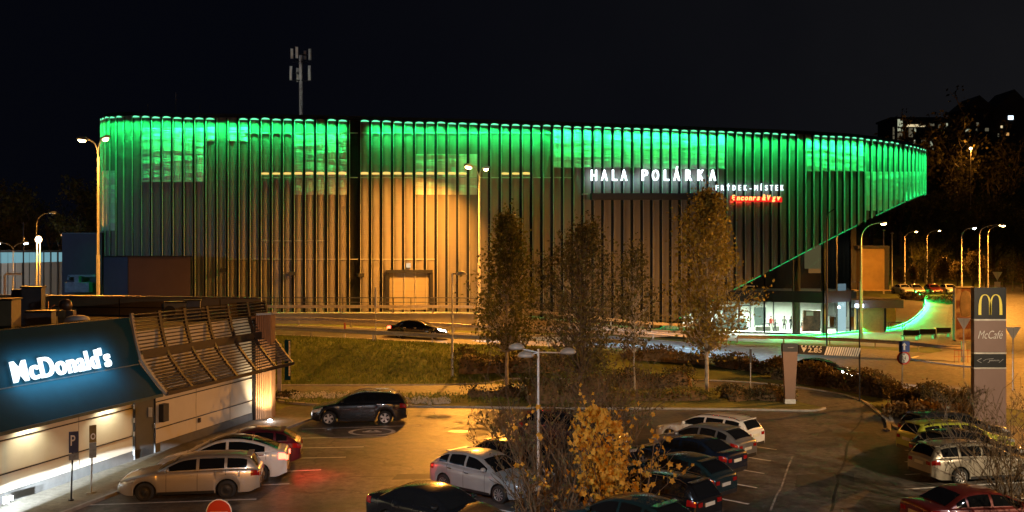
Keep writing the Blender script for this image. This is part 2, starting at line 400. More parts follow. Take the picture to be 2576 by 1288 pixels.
# painted bicycle/wheelchair style ring symbol and an arrow-like patch
mb = MB(); c = W(936,1088)
for k in range(24):
    t0, t1 = 2*PI*k/24, 2*PI*(k+1)/24
    mb.poly(*[Vector((c.x+math.cos(t)*r*1.15, c.y+math.sin(t)*r, .037)) for t, r in ((t0,.8),(t1,.8),(t1,.98),(t0,.98))][::-1])
mb.box((c.x, c.y, .033), (.9,.16,.008)); mb.box((c.x+.2, c.y+.25, .033), (.16,.5,.008), .5); mb.box((c.x-.2, c.y+.3, .033), (.14,.4,.008), -.4)
struct(mb.build('disabled_bay_marking', M_mark))
mb = MB(); c = W(1155,1087)
for k in range(20):
    t0, t1 = 2*PI*k/20, 2*PI*(k+1)/20
    mb.poly(*[Vector((c.x+math.cos(t)*r*.9, c.y+math.sin(t)*r*.6, .037)) for t, r in ((t0,.0),(t1,.0),(t1,.6),(t0,.6))][::-1])
tag(mb.build('manhole_cover', M_galv), 'round metal manhole cover set in the parking asphalt by the bare shrub', 'manhole cover')
# ---------------------------------------------------------------- lights
def alight(name, loc, d, sx, sy, power, col, spread=180):
    L = bpy.data.lights.new(name, 'AREA'); L.shape = 'RECTANGLE'; L.size = sx; L.size_y = sy; L.energy = power; L.color = col; L.spread = math.radians(spread)
    o = bpy.data.objects.new(name, L); C.objects.link(o); o.location = loc
    o.rotation_euler = Vector(d).to_track_quat('-Z', 'Y').to_euler(); return o
def plight(name, loc, power, col, r=.12):
    L = bpy.data.lights.new(name, 'POINT'); L.energy = power; L.color = col; L.shadow_soft_size = r
    o = bpy.data.objects.new(name, L); C.objects.link(o); o.location = loc; return o
def slight(name, loc, d, power, col, ang, blend=.5, r=.1):
    L = bpy.data.lights.new(name, 'SPOT'); L.energy = power; L.color = col; L.spot_size = math.radians(ang); L.spot_blend = blend; L.shadow_soft_size = r
    o = bpy.data.objects.new(name, L); C.objects.link(o); o.location = loc
    o.rotation_euler = Vector(d).to_track_quat('-Z', 'Y').to_euler(); return o
SOD = (1, .37, .045); COOL = (.72, .88, 1); GRN = (.012, 1, .175)

def text_bm(s, size, offset=0.0, ext=.05, shear=0.0, sx=1.0, space=1.0):
    c = bpy.data.curves.new('glyph', 'FONT'); c.body = s; c.size = size; c.offset = offset; c.extrude = ext; c.shear = shear; c.resolution_u = 4; c.space_character = space
    o = bpy.data.objects.new('glyph', c); C.objects.link(o)
    dg = bpy.context.evaluated_depsgraph_get(); dg.update()
    me = bpy.data.meshes.new_from_object(o.evaluated_get(dg))
    vs = [Vector((v.co.x*sx, v.co.y, v.co.z)) for v in me.vertices]; fs = [list(p.vertices) for p in me.polygons]
    bpy.data.objects.remove(o); bpy.data.curves.remove(c); bpy.data.meshes.remove(me); return vs, fs
def put_text(mb, s, size, org, u, v, offset=0.0, ext=.03, width=None, center=False, shear=0.0, height=None):
    """text set in the plane of u (along) and v (up); width/height stretch it to fit"""
    vs, fs = text_bm(s, size, offset, ext, shear)
    if not vs: return
    u = Vector(u).normalized(); v = Vector(v).normalized(); n = u.cross(v)
    x0 = min(p.x for p in vs); x1 = max(p.x for p in vs); y0 = min(p.y for p in vs); y1 = max(p.y for p in vs)
    kx = width/(x1-x0) if width else 1.0; ky = height/(y1-y0) if height else 1.0
    o = Vector(org) - (u*(x1-x0)*kx/2 if center else Vector((0,0,0)))
    mb.add([o + u*(p.x-x0)*kx + v*(p.y-(y0 if height else 0))*ky + n*p.z for p in vs], fs, False)

# ---------------------------------------------------------------- arena hall
PLAN = [(-40.6,106),(-39.5,97),(-38.0,92.9),(-34.8,90.5),(-30,89.7),(-20,89.9),(-10,90.6),(0,92.2),(10,94.4),(20,97.2),(28,99.6),(35,102.6),(40.5,106),(44.6,109.8),(46.9,113.2),(47.4,117),(46.2,121),(43,126)]
dense = smooth_line(PLAN, 40)
L = [0.0]
for a, b in zip(dense, dense[1:]): L.append(L[-1] + (b-a).length)
DS = .985
NB = int(L[-1]/DS); bays = []; j = 0
for k in range(NB+1):
    s = L[-1]*k/NB
    while j < len(L)-2 and L[j+1] < s: j += 1
    t = (s-L[j])/(L[j+1]-L[j]); bays.append(dense[j].lerp(dense[j+1], t))
TOPZ = [(-41,21.4),(-38,21.3),(-30,20.9),(-20,20.8),(-10,20.66),(0,20.6),(20,20.6),(35,20.65),(41,20.5),(44.8,20.35),(47,20.35)]
def ztop(p): return interp(TOPZ, p.x)
def pxo(p): return CX + F*p.x/p.y
BOT = [(1560,-.5),(1650,1.3),(1904,6.3),(2020,8.75),(2145,11.4),(2240,13.5),(2324,15.4)]
idx_max = max(range(len(bays)), key=lambda i: pxo(bays[i]))
idx_min = min(range(len(bays)//2), key=lambda i: pxo(bays[i]))
def zbot(i):
    p = bays[i]
    if i > idx_max: return 15.4 + .02*(i-idx_max)
    return max(gh(p.x, p.y) - .3, interp(BOT, pxo(p))) if p.x > 8 else gh(p.x, p.y) - .3
hall = thing('arena_hall', 'long curved ice arena hall with ribbed facade lit green along its top edge', 'arena', (0, 105, 0))
M_clad = panelmat('facade_sheet', (.20,.182,.158), .2, .45, 7, .12, streak=.14)
M_clad2 = panelmat('facade_screen', (.58,.6,.56), .0, .3, 7, .6, streak=.45)
M_gap = mat('facade_gap', (.012,.012,.012), .5, .3, var=.3)
M_fin = mat('facade_fin', (.36,.36,.35), .45, .0, var=.12)
M_hallin = mat('hall_dark_wall', (.05,.05,.05), .7, var=.2)
DARKBAYS = [(876,902)]
clad, gap, fin, rail, led, cap, edge = MB(), MB(), MB(), MB(), MB(), MB(), MB()
screens = {}; rails = {}
SCREENS = [('s0',262,292,430,580),('s1',355,507,322,457),('s2',515,546,320,356),('s2b',567,628,320,356),('s3',723,868,335,490),('s4',1031,1197,388,490),('s5',1373,1600,306,421),('s6',1604,1817,306,424),('s7',2020,2175,330,430),('s8',2176,2330,432,530)]
def bump_pt(a, b, n, u, depth): 
    p = a.lerp(b, u); return p + n*depth
for i in range(NB):
    a, b = bays[i], bays[i+1]; t = (b-a).normalized(); n = Vector((t.y, -t.x, 0)); mid_p = (a+b)/2; px = pxo(mid_p)
    z1 = ztop(mid_p); zb0, zb1 = zbot(i), zbot(i+1)
    dark = any(lo <= px <= hi for lo, hi in DARKBAYS)
    wob = rnd.uniform(-.02,.02)
    # recessed joint
    q0 = a - n*.16; q1 = a.lerp(b, .27) - n*.16
    for mbx, P in ((gap, [a, q0, q1, a.lerp(b,.27)]),):
        mbx.grid([[Vector((p.x,p.y,zb0)) for p in P], [Vector((p.x,p.y,z1)) for p in P]], False)
    if dark:
        gap.grid([[Vector((p.x,p.y,zb0)) for p in (a.lerp(b,.21)-n*.15, b-n*.15)], [Vector((p.x,p.y,z1)) for p in (a.lerp(b,.21)-n*.15, b-n*.15)]], False)
    else:
        us = [.27,.31,.4,.52,.66,.8,.92,1.0]
        ds = [0,.05,.10,.125,.125,.10,.06,.0]
        nz = 6
        rows = []
        for k in range(nz+1):
            row = []
            for u, d in zip(us, ds):
                p = a.lerp(b, u) + n*(d + wob); zb = lerp(zb0, zb1, u); row.append(Vector((p.x, p.y, lerp(zb, z1, k/nz))))
            rows.append(row)
        clad.grid(rows, True)
        # lamp cap over every bay, bowed like the sheet, and a standing fin at its side
        if i <= idx_max + 1 and i >= idx_min - 1 and rnd.random() > .04 and not 545 < px < 568:
            zz = z1 - .02 + rnd.uniform(-.05,.03)
            row0 = [a.lerp(b,u)+n*(d+.10) for u, d in zip(us, ds)]; hh = [0,.05,.09,.11,.11,.09,.05,0]
            led = MB(); led.grid([[Vector((p.x,p.y,zz-.13)) for p in row0], [Vector((p.x,p.y,zz-.10+q)) for p, q in zip(row0, hh)]], True); led.build('led_lamp', M_green, hall, True)
    f0 = a.lerp(b,.25) + n*.16
    fin.beam(Vector((f0.x,f0.y,zb0)), Vector((f0.x,f0.y,z1-.05)), .04, .15, n)
    # horizontal rails
    for ri, (pyr, lo, hi) in enumerate(((335,560,1380),(447,640,1440),(606,650,820),(652,560,1100))):
        if lo < px < hi:
            zr_ = Z_at(pyr, mid_p.y)
            p0, p1 = a.lerp(b,.22)+n*.17, b+n*.17
            rails.setdefault(ri, MB()).beam(Vector((p0.x,p0.y,zr_)), Vector((p1.x,p1.y,zr_)), .07, .07)
    for nm, lo, hi, ya, yb in SCREENS:
        if lo <= px <= hi and not dark and idx_min <= i <= idx_max+3:
            za = min(z1-.25, Z_at(ya, mid_p.y)); zb_ = Z_at(yb, mid_p.y)
            mbx = screens.setdefault(nm, MB())
            us2 = [.28,.37,.5,.65,.8,.99]; ds2 = [.10,.17,.19,.19,.17,.09]
            rows = [[Vector(((a.lerp(b,u)+n*d).x, (a.lerp(b,u)+n*d).y, max(lerp(zb_, za, k/4), lerp(zb0,zb1,u)+.05))) for u, d in zip(us2, ds2)] for k in range(5)]
            mbx.grid(rows, True)
            p0, p1 = a.lerp(b,.22)+n*.2, b+n*.14
            if nm in ('s1','s5','s6','s7'): rails.setdefault(nm, MB()).beam(Vector((p0.x,p0.y,zb_)), Vector((p1.x,p1.y,zb_)), .08, .08)
    # parapet cap
    cap.beam(Vector((a.x,a.y,z1+.22)) - n*.25, Vector((b.x,b.y,ztop(b)+.22)) - n*.25, .3, .32)
    if i > 40 and zb0 > .5 and px > 1500 and i <= idx_max and rnd.random() < .75:
        e0, e1 = a+n*.10, b+n*.12
        edge = MB(); edge.beam(Vector((e0.x,e0.y,zb0-.03)), Vector((e1.x,e1.y,zb1-.03)), .05, .045); edge.build('led_edge_line', M_greenl, hall, True)
clad.build('facade_cladding', M_clad, hall, True); gap.build('facade_joint', M_gap, hall, True); fin.build('facade_fin', M_fin, hall, True)
[rails[k].build('facade_rail', M_fin, hall, True) for k in rails]; cap.build('parapet', M_black, hall, True)
for k in screens: screens[k].build('facade_screen', M_clad2, hall, True)
# roof, back and soffit of the overhang
roof = MB()
front = [Vector((p.x, p.y, ztop(p)+.06)) for p in bays]; backp = [Vector((p.x, min(140, p.y+ 40 - abs(p.x)*.35), ztop(p)+.3)) for p in bays]
roof.grid([front, backp], False)
bk = [Vector((p.x, p.y, 0)) for p in backp]; roof.grid([backp, bk], False)
roof.grid([[Vector((bays[0].x,bays[0].y,-1)), front[0]], [bk[0], backp[0]]], False)
roof.build('roof', M_gap, hall, True)
sof = MB(); rows = []
for i in range(NB+1):
    p = bays[i]
    if p.x < 11: continue
    a = bays[max(i-1,0)]; b = bays[min(i+1,NB)]; t = (b-a).normalized(); n = Vector((t.y,-t.x,0)); z = zbot(i)
    q = p - n*lerp(1.5, 9, S(11, 26, p.x)) if p.x < 44 else Vector((38, 116, 0)) 
    rows.append([Vector((p.x,p.y,z+.02)), Vector((q.x,q.y,z+.4))])
sof.grid(rows, False); M_sof = mat('soffit_panel', (.12,.09,.06), .6, var=.25, scale=1); sof.build('soffit', M_sof, hall, True)
# clerestory of warm windows glimpsed between the ribs
M_warm = emit('warm_window', (1,.62,.16), 1.15)
cw = MB()
for i in range(NB):
    a, b = bays[i], bays[i+1]; mp_ = (a+b)/2; px = pxo(mp_)
    if (655 < px < 1170 or 1245 < px < 1345) and not any(lo <= px <= hi for lo, hi in DARKBAYS):
        t = (b-a).normalized(); n = Vector((t.y,-t.x,0)); zc = Z_at(438, mp_.y); h1 = rnd.uniform(.12,.3); k = rnd.uniform(.06,.14)
        p0, p1 = a.lerp(b,.25), b.lerp(a,.05)
        ar = [p0.lerp(p1,u)+n*.205 for u in (0,.25,.5,.75,1)]; hh = [.6*h1,.95*h1,h1,.9*h1,.7*h1]
        cw.grid([[Vector((p.x,p.y,zc-.05)) for p in ar], [Vector((p.x,p.y,zc+.06+h*.5)) for p, h in zip(ar, hh)]], True)
cw.build('clerestory_window', M_warm, hall, True)
# service door and low box on the facade, small floodlights
def facade_at(px):
    i = min(range(idx_max), key=lambda i: abs(pxo((bays[i]+bays[i+1])/2)-px)); a, b = bays[i], bays[i+1]; t = (b-a).normalized()
    # exact point along the facade for this bearing
    k = (px-CX)/F; den = t.x - k*t.y; s = (k*a.y - a.x)/den if abs(den) > 1e-6 else 0
    return a + t*s, t, Vector((t.y,-t.x,0))
p, t, n = facade_at(1030)
d = MB(); d.box((p.x, p.y, 5.2), (3.6,.3,3.4), math.atan2(t.y,t.x)); dd = d.build('roller_door', mat('roller_door', (.22,.19,.14), .6, var=.08, scale=1, stretch=(.1,.1,6)), hall, True)
d = MB(); ang = math.atan2(t.y,t.x)
d.box((p.x+n.x*.2, p.y+n.y*.2, 7.0), (4.2,.45,.28), ang)
for s in (-1,1): q = p + t*1.98*s; d.box((q.x+n.x*.1, q.y+n.y*.1, 5.2), (.3,.5,3.4), ang)
d.build('door_frame', M_black, hall, True)
d = MB(); q = p+n*.25-t*.1; d.box((q.x,q.y,7.55), (.4,.12,.4), ang); d.build('door_sign', emit('door_sign', (1,.75,.45), .8), hall, True)
for px, py in ((563,680),(735,688),(908,692),(1385,695),(1638,740)):
    p, t, n = facade_at(px); z = Z_at(py, p.y); d = MB(); q = p+n*.35
    d.box((q.x,q.y,z), (.55,.4,.32), math.atan2(t.y,t.x)+.3); d.box((q.x-n.x*.2,q.y-n.y*.2,z+.05), (.1,.5,.1), math.atan2(t.y,t.x)); d.build('floodlight_housing', M_black, hall, True)
# dark louvre box under the sign
a, t1, n1 = facade_at(1484); b, t2, n2 = facade_at(1792)
d = MB(); za, zb_ = Z_at(495, a.y), Z_at(495, b.y)
d.beam(Vector((a.x,a.y,za))+n1*.35, Vector((b.x,b.y,zb_))+n2*.35, .55, .62); d.build('blind_box', mat('blind_box', (.035,.04,.05), .4, .3, var=.1), hall, True)
d = MB()
for px in (1470,1795): 
    p, t, n = facade_at(px); d.box((p.x+n.x*.2,p.y+n.y*.2,Z_at(489,p.y)), (.5,.5,.12), math.atan2(t.y,t.x))
d.build('blind_bracket', M_fin, hall, True)

# green wall-washing lamps along the top edge
for i in range(max(0, idx_min-2), idx_max+4, 2):
    a, b = bays[i], bays[min(i+2,NB)]; mp_ = (a+b)/2; px = pxo(mp_); t = (b-a).normalized(); n = Vector((t.y,-t.x,0))
    if any(lo-2 <= px <= hi+2 for lo, hi in DARKBAYS): continue
    k = 1.0 - .25*S(1340,1400,px)*(1-S(1780,1850,px)) + .4*S(1850,2300,px) + .1*(1-S(300,620,px))
    o = alight('facade_washer', Vector((mp_.x,mp_.y,ztop(mp_)+.05)) + n*.62, Vector((0,0,-1)) - n*.24, DS*2.0, .12, 165*k, GRN, 62)
    o.rotation_euler = (Matrix((t, n, Vector((0,0,1)))).transposed()).to_euler()
    R = Matrix((t, (n*-1).cross(t) if False else Vector((0,0,1)).cross(t), Vector((0,0,1)))).transposed()
    tl = .32 - .12*S(1820,1960,px) - .09*(1-S(330,430,px)); zax = (Vector((0,0,1)) + n*tl).normalized(); xax = t.copy(); yax = zax.cross(xax).normalized(); xax = yax.cross(zax)
    o.rotation_euler = Matrix((xax, yax, zax)).transposed().to_euler()

# ---- entrance under the overhang
G = [(22,108.6),(27.2,107.4),(32.6,104.4),(36.6,107.8),(37.6,116)]
M_gl = glassmat('lobby_glass', (.8,.88,.84), .15); M_glup = glassmat('upper_glass', (.25,.28,.3), .3)
M_lobby = mat('lobby_wall', (.7,.72,.66), .7, var=.06); M_mull = mat('mullion', (.06,.065,.07), .4, .5, var=.1)
gl = MB(); gu = MB(); mu = MB(); sl = MB()
for (x0,y0),(x1,y1) in zip(G, G[1:]):
    gl.grid([[Vector((x0,y0,.15)), Vector((x1,y1,.15))], [Vector((x0,y0,3.5)), Vector((x1,y1,3.5))]], False)
    gu.grid([[Vector((x0,y0,4.7)), Vector((x1,y1,4.7))], [Vector((x0,y0,11.5)), Vector((x1,y1,11.5))]], False)
    d = Vector((x1-x0,y1-y0,0)); k = max(1, round(d.length/2.9)); 
    for j in range(k+1):
        p = Vector((x0,y0,0)) + d*j/k; mu.beam(p + Vector((0,-.06,.05)), p + Vector((0,-.06,11.3)), .16, .14)
    sl.beam(Vector((x0,y0,4.08)), Vector((x1,y1,4.08)), .3, 1.22)
    mu.beam(Vector((x0,y0-.05,.1)), Vector((x1,y1-.05,.1)), .2, .22)
gl.build('lobby_glazing', M_gl, hall, True); gu.build('upper_glazing', M_glup, hall, True); mu.build('mullion', M_mull, hall, True); sl.build('floor_band', M_black, hall, True)
lob = MB()
lob.grid([[Vector((20,109,.05)),Vector((38,109,.05))],[Vector((20,118,.05)),Vector((38,118,.05))]], False)   # floor back part
lob.add([Vector((20,109.2,.06)),Vector((27.2,107.5,.06)),Vector((32.6,104.5,.06)),Vector((36.5,107.9,.06)),Vector((37,109.1,.06))], [[0,1,2,3,4]], False)
lob.grid([[Vector((20,116.6,.05)),Vector((37.2,116.6,.05))],[Vector((20,116.6,4)),Vector((37.2,116.6,4))]], False)
lob.build('lobby_room', M_lobby, hall, True)
lob = MB(); lob.grid([[Vector((18,104.6,3.49)),Vector((37.6,104.6,3.49))],[Vector((18,118,3.49)),Vector((37.6,118,3.49))]], False)
lob.grid([[Vector((18,106,4.69)),Vector((37,106,4.69))],[Vector((18,118,4.69)),Vector((37,118,4.69))]], False)
# trim the slab to the glass line: keep it behind
lob2 = MB(); lob2.add([Vector((20,109.1,3.5)),Vector((27.2,107.6,3.5)),Vector((32.6,104.6,3.5)),Vector((36.5,108,3.5)),Vector((37.4,118,3.5)),Vector((20,118,3.5))], [[0,1,2,3,4,5]], False)
lob2.add([Vector((20,109.1,4.66)),Vector((27.2,107.6,4.66)),Vector((32.6,104.6,4.66)),Vector((36.5,108,4.66)),Vector((37.4,118,4.66)),Vector((20,118,4.66))], [[0,1,2,3,4,5]], False)
lob2.build('lobby_ceiling', M_lobby, hall, True)
up = MB(); up.grid([[Vector((18,114,4.7)),Vector((37.2,114,4.7))],[Vector((18,114,16)),Vector((37.2,114,16))]], False)
up.build('upper_wall', M_hallin, hall, True)
up = MB()
for x, y in ((30.4,105.9),(33.1,105.1)): up.cyl((x,y+.6,.1), .45 if x < 32 else .3, 11.6, 14)
up.build('column', mat('column_concrete', (.42,.42,.33), .7, var=.1), hall, True)
# furnishing seen through the panes: dark desk, poster wall, inner doors, upstairs rail and lamps
d = MB(); d.box((24.6,112.5,.7), (3.6,.8,1.3)); d.box((25.5,116.4,1.3), (1.5,.2,2.4)); d.box((29.0,116.4,1.25), (1.3,.2,2.3)); d.build('lobby_counter', mat('lobby_dark', (.03,.05,.045), .5, var=.2), hall, True)
d = MB()
for x_ in (21.6,23.0,26.6,27.9,30.6): d.box((x_,116.5,1.7), (.12,.12,3.3))
for x_ in (22.3,27.2): d.box((x_,116.45,2.6), (1.6,.1,.12))
d.build('lobby_door_frame', M_mull, hall, True)
d = MB(); d.box((26.0,112,.42), (1.2,.5,.08)); d.box((25.5,112,.2), (.06,.5,.4)); d.box((26.5,112,.2), (.06,.5,.4)); d.box((29.4,113.5,.75), (1.8,.7,.08)); d.box((29.4,113.5,.37), (.3,.3,.7)); d.build('lobby_table', M_black, hall, True)
d = MB(); d.box((32.55,108.2,1.35), (1.9,.25,2.3)); d.build('lobby_poster_wall', mat('poster_wall', (.12,.06,.035), .6, var=.9, scale=1.5), hall, True)
d = MB(); d.box((32.3,108.0,2.15), (.75,.08,.45)); d.build('lobby_notice', M_white, hall, True)
d = MB(); d.box((28.3,110.5,.35), (2.6,.6,.55)); d.build('lobby_bench', mat('lobby_bench', (.2,.2,.17), .6), hall, True)
d = MB()
for z in (6.1,5.15): d.beam((24.3,108,z), (26.2,107.5,z), .07, .09)
d.beam((25.3,107.75,5.1), (25.3,107.75,6.1), .12, .07); d.build('balcony_rail', M_polew, hall, True)
d = MB(); 
for x, y, z in ((30.0,107.2,9.3),(32.7,108.2,10.9),(34.2,110,11)): d.box((x,y,z), (1.1,.25,.12), .5)
d.build('ceiling_lamp', emit('upper_lamp', (1,.95,.75), 5), hall, True)
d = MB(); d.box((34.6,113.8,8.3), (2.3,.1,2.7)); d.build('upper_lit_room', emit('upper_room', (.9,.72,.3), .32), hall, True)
d = MB(); d.box((34.7,113.6,6.7), (1.7,.1,.5)); d.build('upper_display', emit('upper_display', (1,.45,.12), .6), hall, True)
for x, y in ((23.5,111.5),(26.8,110.8),(30.2,110.5),(33.6,109.4)):
    alight('lobby_lamp', (x,y,3.42), (0,0,-1), 1.6, 1.2, 1500, (.88,1,.84), 170)
alight('upper_room_lamp', (34.3,111.5,10.8), (0,0,-1), 1.5, 1, 60, (1,.9,.6), 170)
# revolving lit corner door
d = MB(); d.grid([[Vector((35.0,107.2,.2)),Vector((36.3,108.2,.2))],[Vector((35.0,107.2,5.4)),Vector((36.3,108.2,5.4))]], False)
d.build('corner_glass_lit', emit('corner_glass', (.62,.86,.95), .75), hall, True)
# stair tower and service kiosk right of the lobby
M_ochre = mat('ochre_render', (.36,.24,.09), .8, var=.15, scale=.8)
d = MB(); d.box((40.6,113.5,6.9), (2.6,3,4.6)); d.build('stair_tower', M_ochre, hall, True)
d = MB(); d.box((42.2,113.6,6.9), (.5,3.2,4.7)); d.box((40.6,113.6,9.4), (3.6,3.6,.35)); d.box((37.8,114,8), (2.6,2,13)); d.build('tower_trim', M_hallin, hall, True)
d = MB(); d.box((40.4,113.4,4.55), (4.2,3.6,.14)); d.build('tower_base', mat('tower_base', (.4,.3,.15), .8), hall, True)
kio = thing('ticket_kiosk', 'low ochre kiosk with flat dark canopy at the right end of the arena lobby', 'kiosk', (40,109,0))
d = MB(); d.box((39.6,110.3,1.35), (2.7,2,2.75)); d.box((42.4,112.5,2.0), (1.4,1.5,1.9)); d.build('wall', mat('kiosk_ochre', (.42,.26,.08), .8, var=.15), kio, True)
d = MB(); d.box((39.6,109.4,3.2), (5.2,4.2,.85)); d.build('canopy', mat('canopy_dark', (.035,.04,.05), .5, var=.2), kio, True)
d = MB(); d.box((40.95,109.25,1.4), (.18,.2,2.6)); d.box((37.9,109.25,1.4), (.2,.2,2.6)); d.build('post', M_black, kio, True)
d = MB(); d.box((37.4,107.2,3.05), (.9,.12,.35)); d.build('lamp', emit('kiosk_lamp', (.8,.9,1), 6), kio, True)
plight('kiosk_light', (37.5,106.8,2.8), 160, COOL, .2)
stand = thing('bicycle_rack', 'black bicycle rack loop beside the ochre kiosk', 'bicycle rack', (43.4,112,gh(43.4,112)))
d = MB()
for dy in (0,.7): d.tube([(-.8,dy,0),(-.8,dy,.8),(-.7,dy,.9),(.7,dy,.9),(.8,dy,.8),(.8,dy,0)], .035, 6)
d.tube([(-.8,0,.45),(.8,0,.45)], .03, 6); d.build('frame', M_black, stand)
# added kerb with green lights, standing in for facade light spilling onto the plaza
ring_px = ((1935,849),(2010,848.5),(2080,845),(2140,839.5),(2200,833),(2260,824),(2305,812),(2328,801),(2318,791),(2285,783),(2235,776))
def Wg(px, py):
    z = 0.0
    for _ in range(12): p = W(px, py, z); z = gh(p.x, p.y)
    return W(px, py, z)
ring = smooth_line([Wg(x, y) for x, y in ring_px], 6)
ls = MB(); rb = MB()
ring_o = offset_poly(ring, -.06)
for (a, b), (c, d) in zip(zip(ring, ring[1:]), zip(ring_o, ring_o[1:])):
    za, zb_ = gh(a.x,a.y), gh(b.x,b.y)
    rb.beam(Vector((a.x,a.y,za+.12)), Vector((b.x,b.y,zb_+.12)), .12, .3)
lt = thing('green_spill_kerb', 'added curving low kerb standing in for green arena light spilling on the plaza', 'light stand-in', tuple(Vector((ring[0].x, ring[0].y, 0))))
rb.build('kerb', M_conc, lt, True)
for (a, b) in zip(ring[::3], ring[3::3]):
    t = (b-a); ln = t.length; t.normalize(); n = Vector((t.y,-t.x,0)); m_ = (a+b)/2 + n*.1; z = gh(m_.x,m_.y)
    ls.beam(Vector((a.x,a.y,gh(a.x,a.y)+.2))+n*.075, Vector((b.x,b.y,gh(b.x,b.y)+.2))+n*.075, .02, .08)
    o = alight('green_spill_light', (m_.x,m_.y,z+.42), (0,0,-1), ln, .06, 160*ln, GRN, 150)
    zax = (Vector((0,0,1)) - n*.55).normalized(); yax = zax.cross(t).normalized(); xax = yax.cross(zax)
    o.rotation_euler = Matrix((xax,yax,zax)).transposed().to_euler()
ls.build('spill_line', M_greenl, lt, True)

# ---- lettering on the facade
def sign(name, label, chars, px_list, cap_top, cap_bot, m, widths, depth=.12, off=.5, bold=.05):
    p0, t0, n0 = facade_at(px_list[0]); z = Z_at(cap_bot, p0.y)
    o = thing(name, label, 'illuminated sign', tuple(Vector((p0.x,p0.y,z)) + n0*off)); mb = MB()
    for ch, px, w in zip(chars, px_list, widths):
        p, t, n = facade_at(px); q = p + n*off; q = Vector((q.x,q.y,Z_at(cap_bot, p.y)))
        hh = (cap_bot-cap_top)/F*p.y
        wid = w/F*p.y
        acc = ch in 'ÁÝÍ'
        vs, fs = text_bm(ch, hh/.73*1.0, bold*hh, depth)
        y1 = max(v.y for v in vs); y0 = min(v.y for v in vs); x0 = min(v.x for v in vs); x1 = max(v.x for v in vs)
        k = hh/(y1-y0) * (1.3 if acc else 1.0) if ch != '-' else 1.0
        mb.add([q + t*((v.x-(x0+x1)/2)*wid/(x1-x0)) + Vector((0,0,(v.y-(y0 if ch != '-' else 0))*k)) + n*v.z for v in vs], fs, False)
        mb.build('letter', m, o, True); mb = MB()
    return o
sx = lambda z: 1449 + z*.225
o1 = sign('arena_sign', 'largest white glowing lettering, two words, just below the green band of the arena facade', 'HALAPOLÁRKA', [sx(v) for v in (182,298,412,515,747,865,988,1101,1234,1370,1501)], 428.2, 455.5, M_letter, [14.5,16,12.5,16,15.5,17,12.5,16.5,16,17,16], bold=.012)
o2 = sign('town_sign', 'small white glowing hyphenated lettering right above the red sign on the arena', 'FRÝDEK-MÍSTEK', [sx(v) for v in (1550,1612,1675,1740,1803,1866,1922,1985,2043,2098,2155,2213,2273)], 466.5, 479.8, M_letter2, [6.5,7.5,8,7.5,6.5,7.5,4.5,8.5,3.2,7,7.5,6.5,7.5], bold=.0, depth=.06)
for px in range(1490,1800,26):
    p, t, n = facade_at(px); z = Z_at(446, p.y)
    o = alight('sign_halo', Vector((p.x,p.y,z-.25))+n*.9, -n + Vector((0,0,-.4)), 1.3, .9, 6, (.5,.78,1), 130)
for px in range(1800,1970,34):
    p, t, n = facade_at(px); alight('sign_halo', Vector((p.x,p.y,Z_at(475,p.y)))+n*.7, -n + Vector((0,0,-.2)), 1.2, .6, 5, (.5,.78,1), 150)
pa, ta, na = facade_at(1834); pb, tb, nb = facade_at(1962)
rs = thing('shop_sign', 'red glowing strip sign with orange script lettering below the small white lettering', 'illuminated sign', tuple(Vector((pa.x,pa.y,Z_at(512,pa.y)))+na*.3))
d = MB(); d.beam(Vector((pa.x,pa.y,Z_at(500,pa.y)))+na*.32, Vector((pb.x,pb.y,Z_at(503,pb.y)))+nb*.32, .12, .5); d.build('panel', emit('sign_red', (1,.02,.015), .9), rs, True)
d = MB(); px_ = [sx(v) for v in (1735,1790,1835,1880,1925,1968,2012)]
def red(chars, pxs, top, bot, w):
    for ch, px in zip(chars, pxs):
        p, t, n = facade_at(px); hh = (bot-top)/F*p.y; q = p+n*.45
        vs, fs = text_bm(ch, hh/.72, .05*hh, .04, .2); x0 = min(v.x for v in vs); x1 = max(v.x for v in vs)
        d.add([Vector((q.x,q.y,Z_at(bot,p.y))) + t*((v.x-(x0+x1)/2)*(w/F*p.y)/(x1-x0)) + Vector((0,0,v.y)) + n*v.z for v in vs], fs, False)
        d.build('letter', emit('sign_orange', (1,.42,.12), 2.2), rs, True); d.__init__()
red('Enconrs', px_, 491, 504, 9); red('&', [sx(2075)], 489, 504, 10); red('Vgv', [sx(v) for v in (2130,2185,2240)], 491, 504, 10)
for px in (1850,1880,1910,1940):
    p, t, n = facade_at(px); alight('red_halo', Vector((p.x,p.y,Z_at(505,p.y)))+n*.26, -n + Vector((0,0,-.5)), 1.2, .3, 26, (1,.02,.015), 150)

# roof things
ant = Vector((X_at(757,101), 101, 20.9))
mast = thing('phone_mast', 'grey phone mast with two rings of antenna panels on the arena roof', 'antenna mast', tuple(ant))
d = MB(); d.tube([(0,0,0),(0,0,Z_at(130,101)-20.9-.4)], .19, 12); d.build('pole', mat('mast_grey', (.75,.75,.75), .5, .4), mast)
M_pan = mat('antenna_panel', (.85,.82,.75), .5, var=.1)
def dz(py): return Z_at(py,101)-20.9
for k, (dx, dy, pt, pb) in enumerate(((-.85,-.3,124,149),(-.25,-.8,122,150),(.25,.7,124,146),(.95,-.2,124,152),(-.95,-.3,168,203),(-.5,.7,168,203),(.15,-.85,166,203),(.92,-.35,167,203))):
    d = MB(); d.box((dx,dy,(dz(pt)+dz(pb))/2), (.26,.14,dz(pt)-dz(pb)), rnd.uniform(-.5,.5)); d.build('antenna_panel', M_pan, mast)
for pyb in (137,156,185,203):
    d = MB()
    for q in range(6):
        a0 = q*PI/3; d.beam((0,0,dz(pyb)), (.85*math.cos(a0),.8*math.sin(a0),dz(pyb)), .06, .06)
    d.build('bracket', M_black, mast)
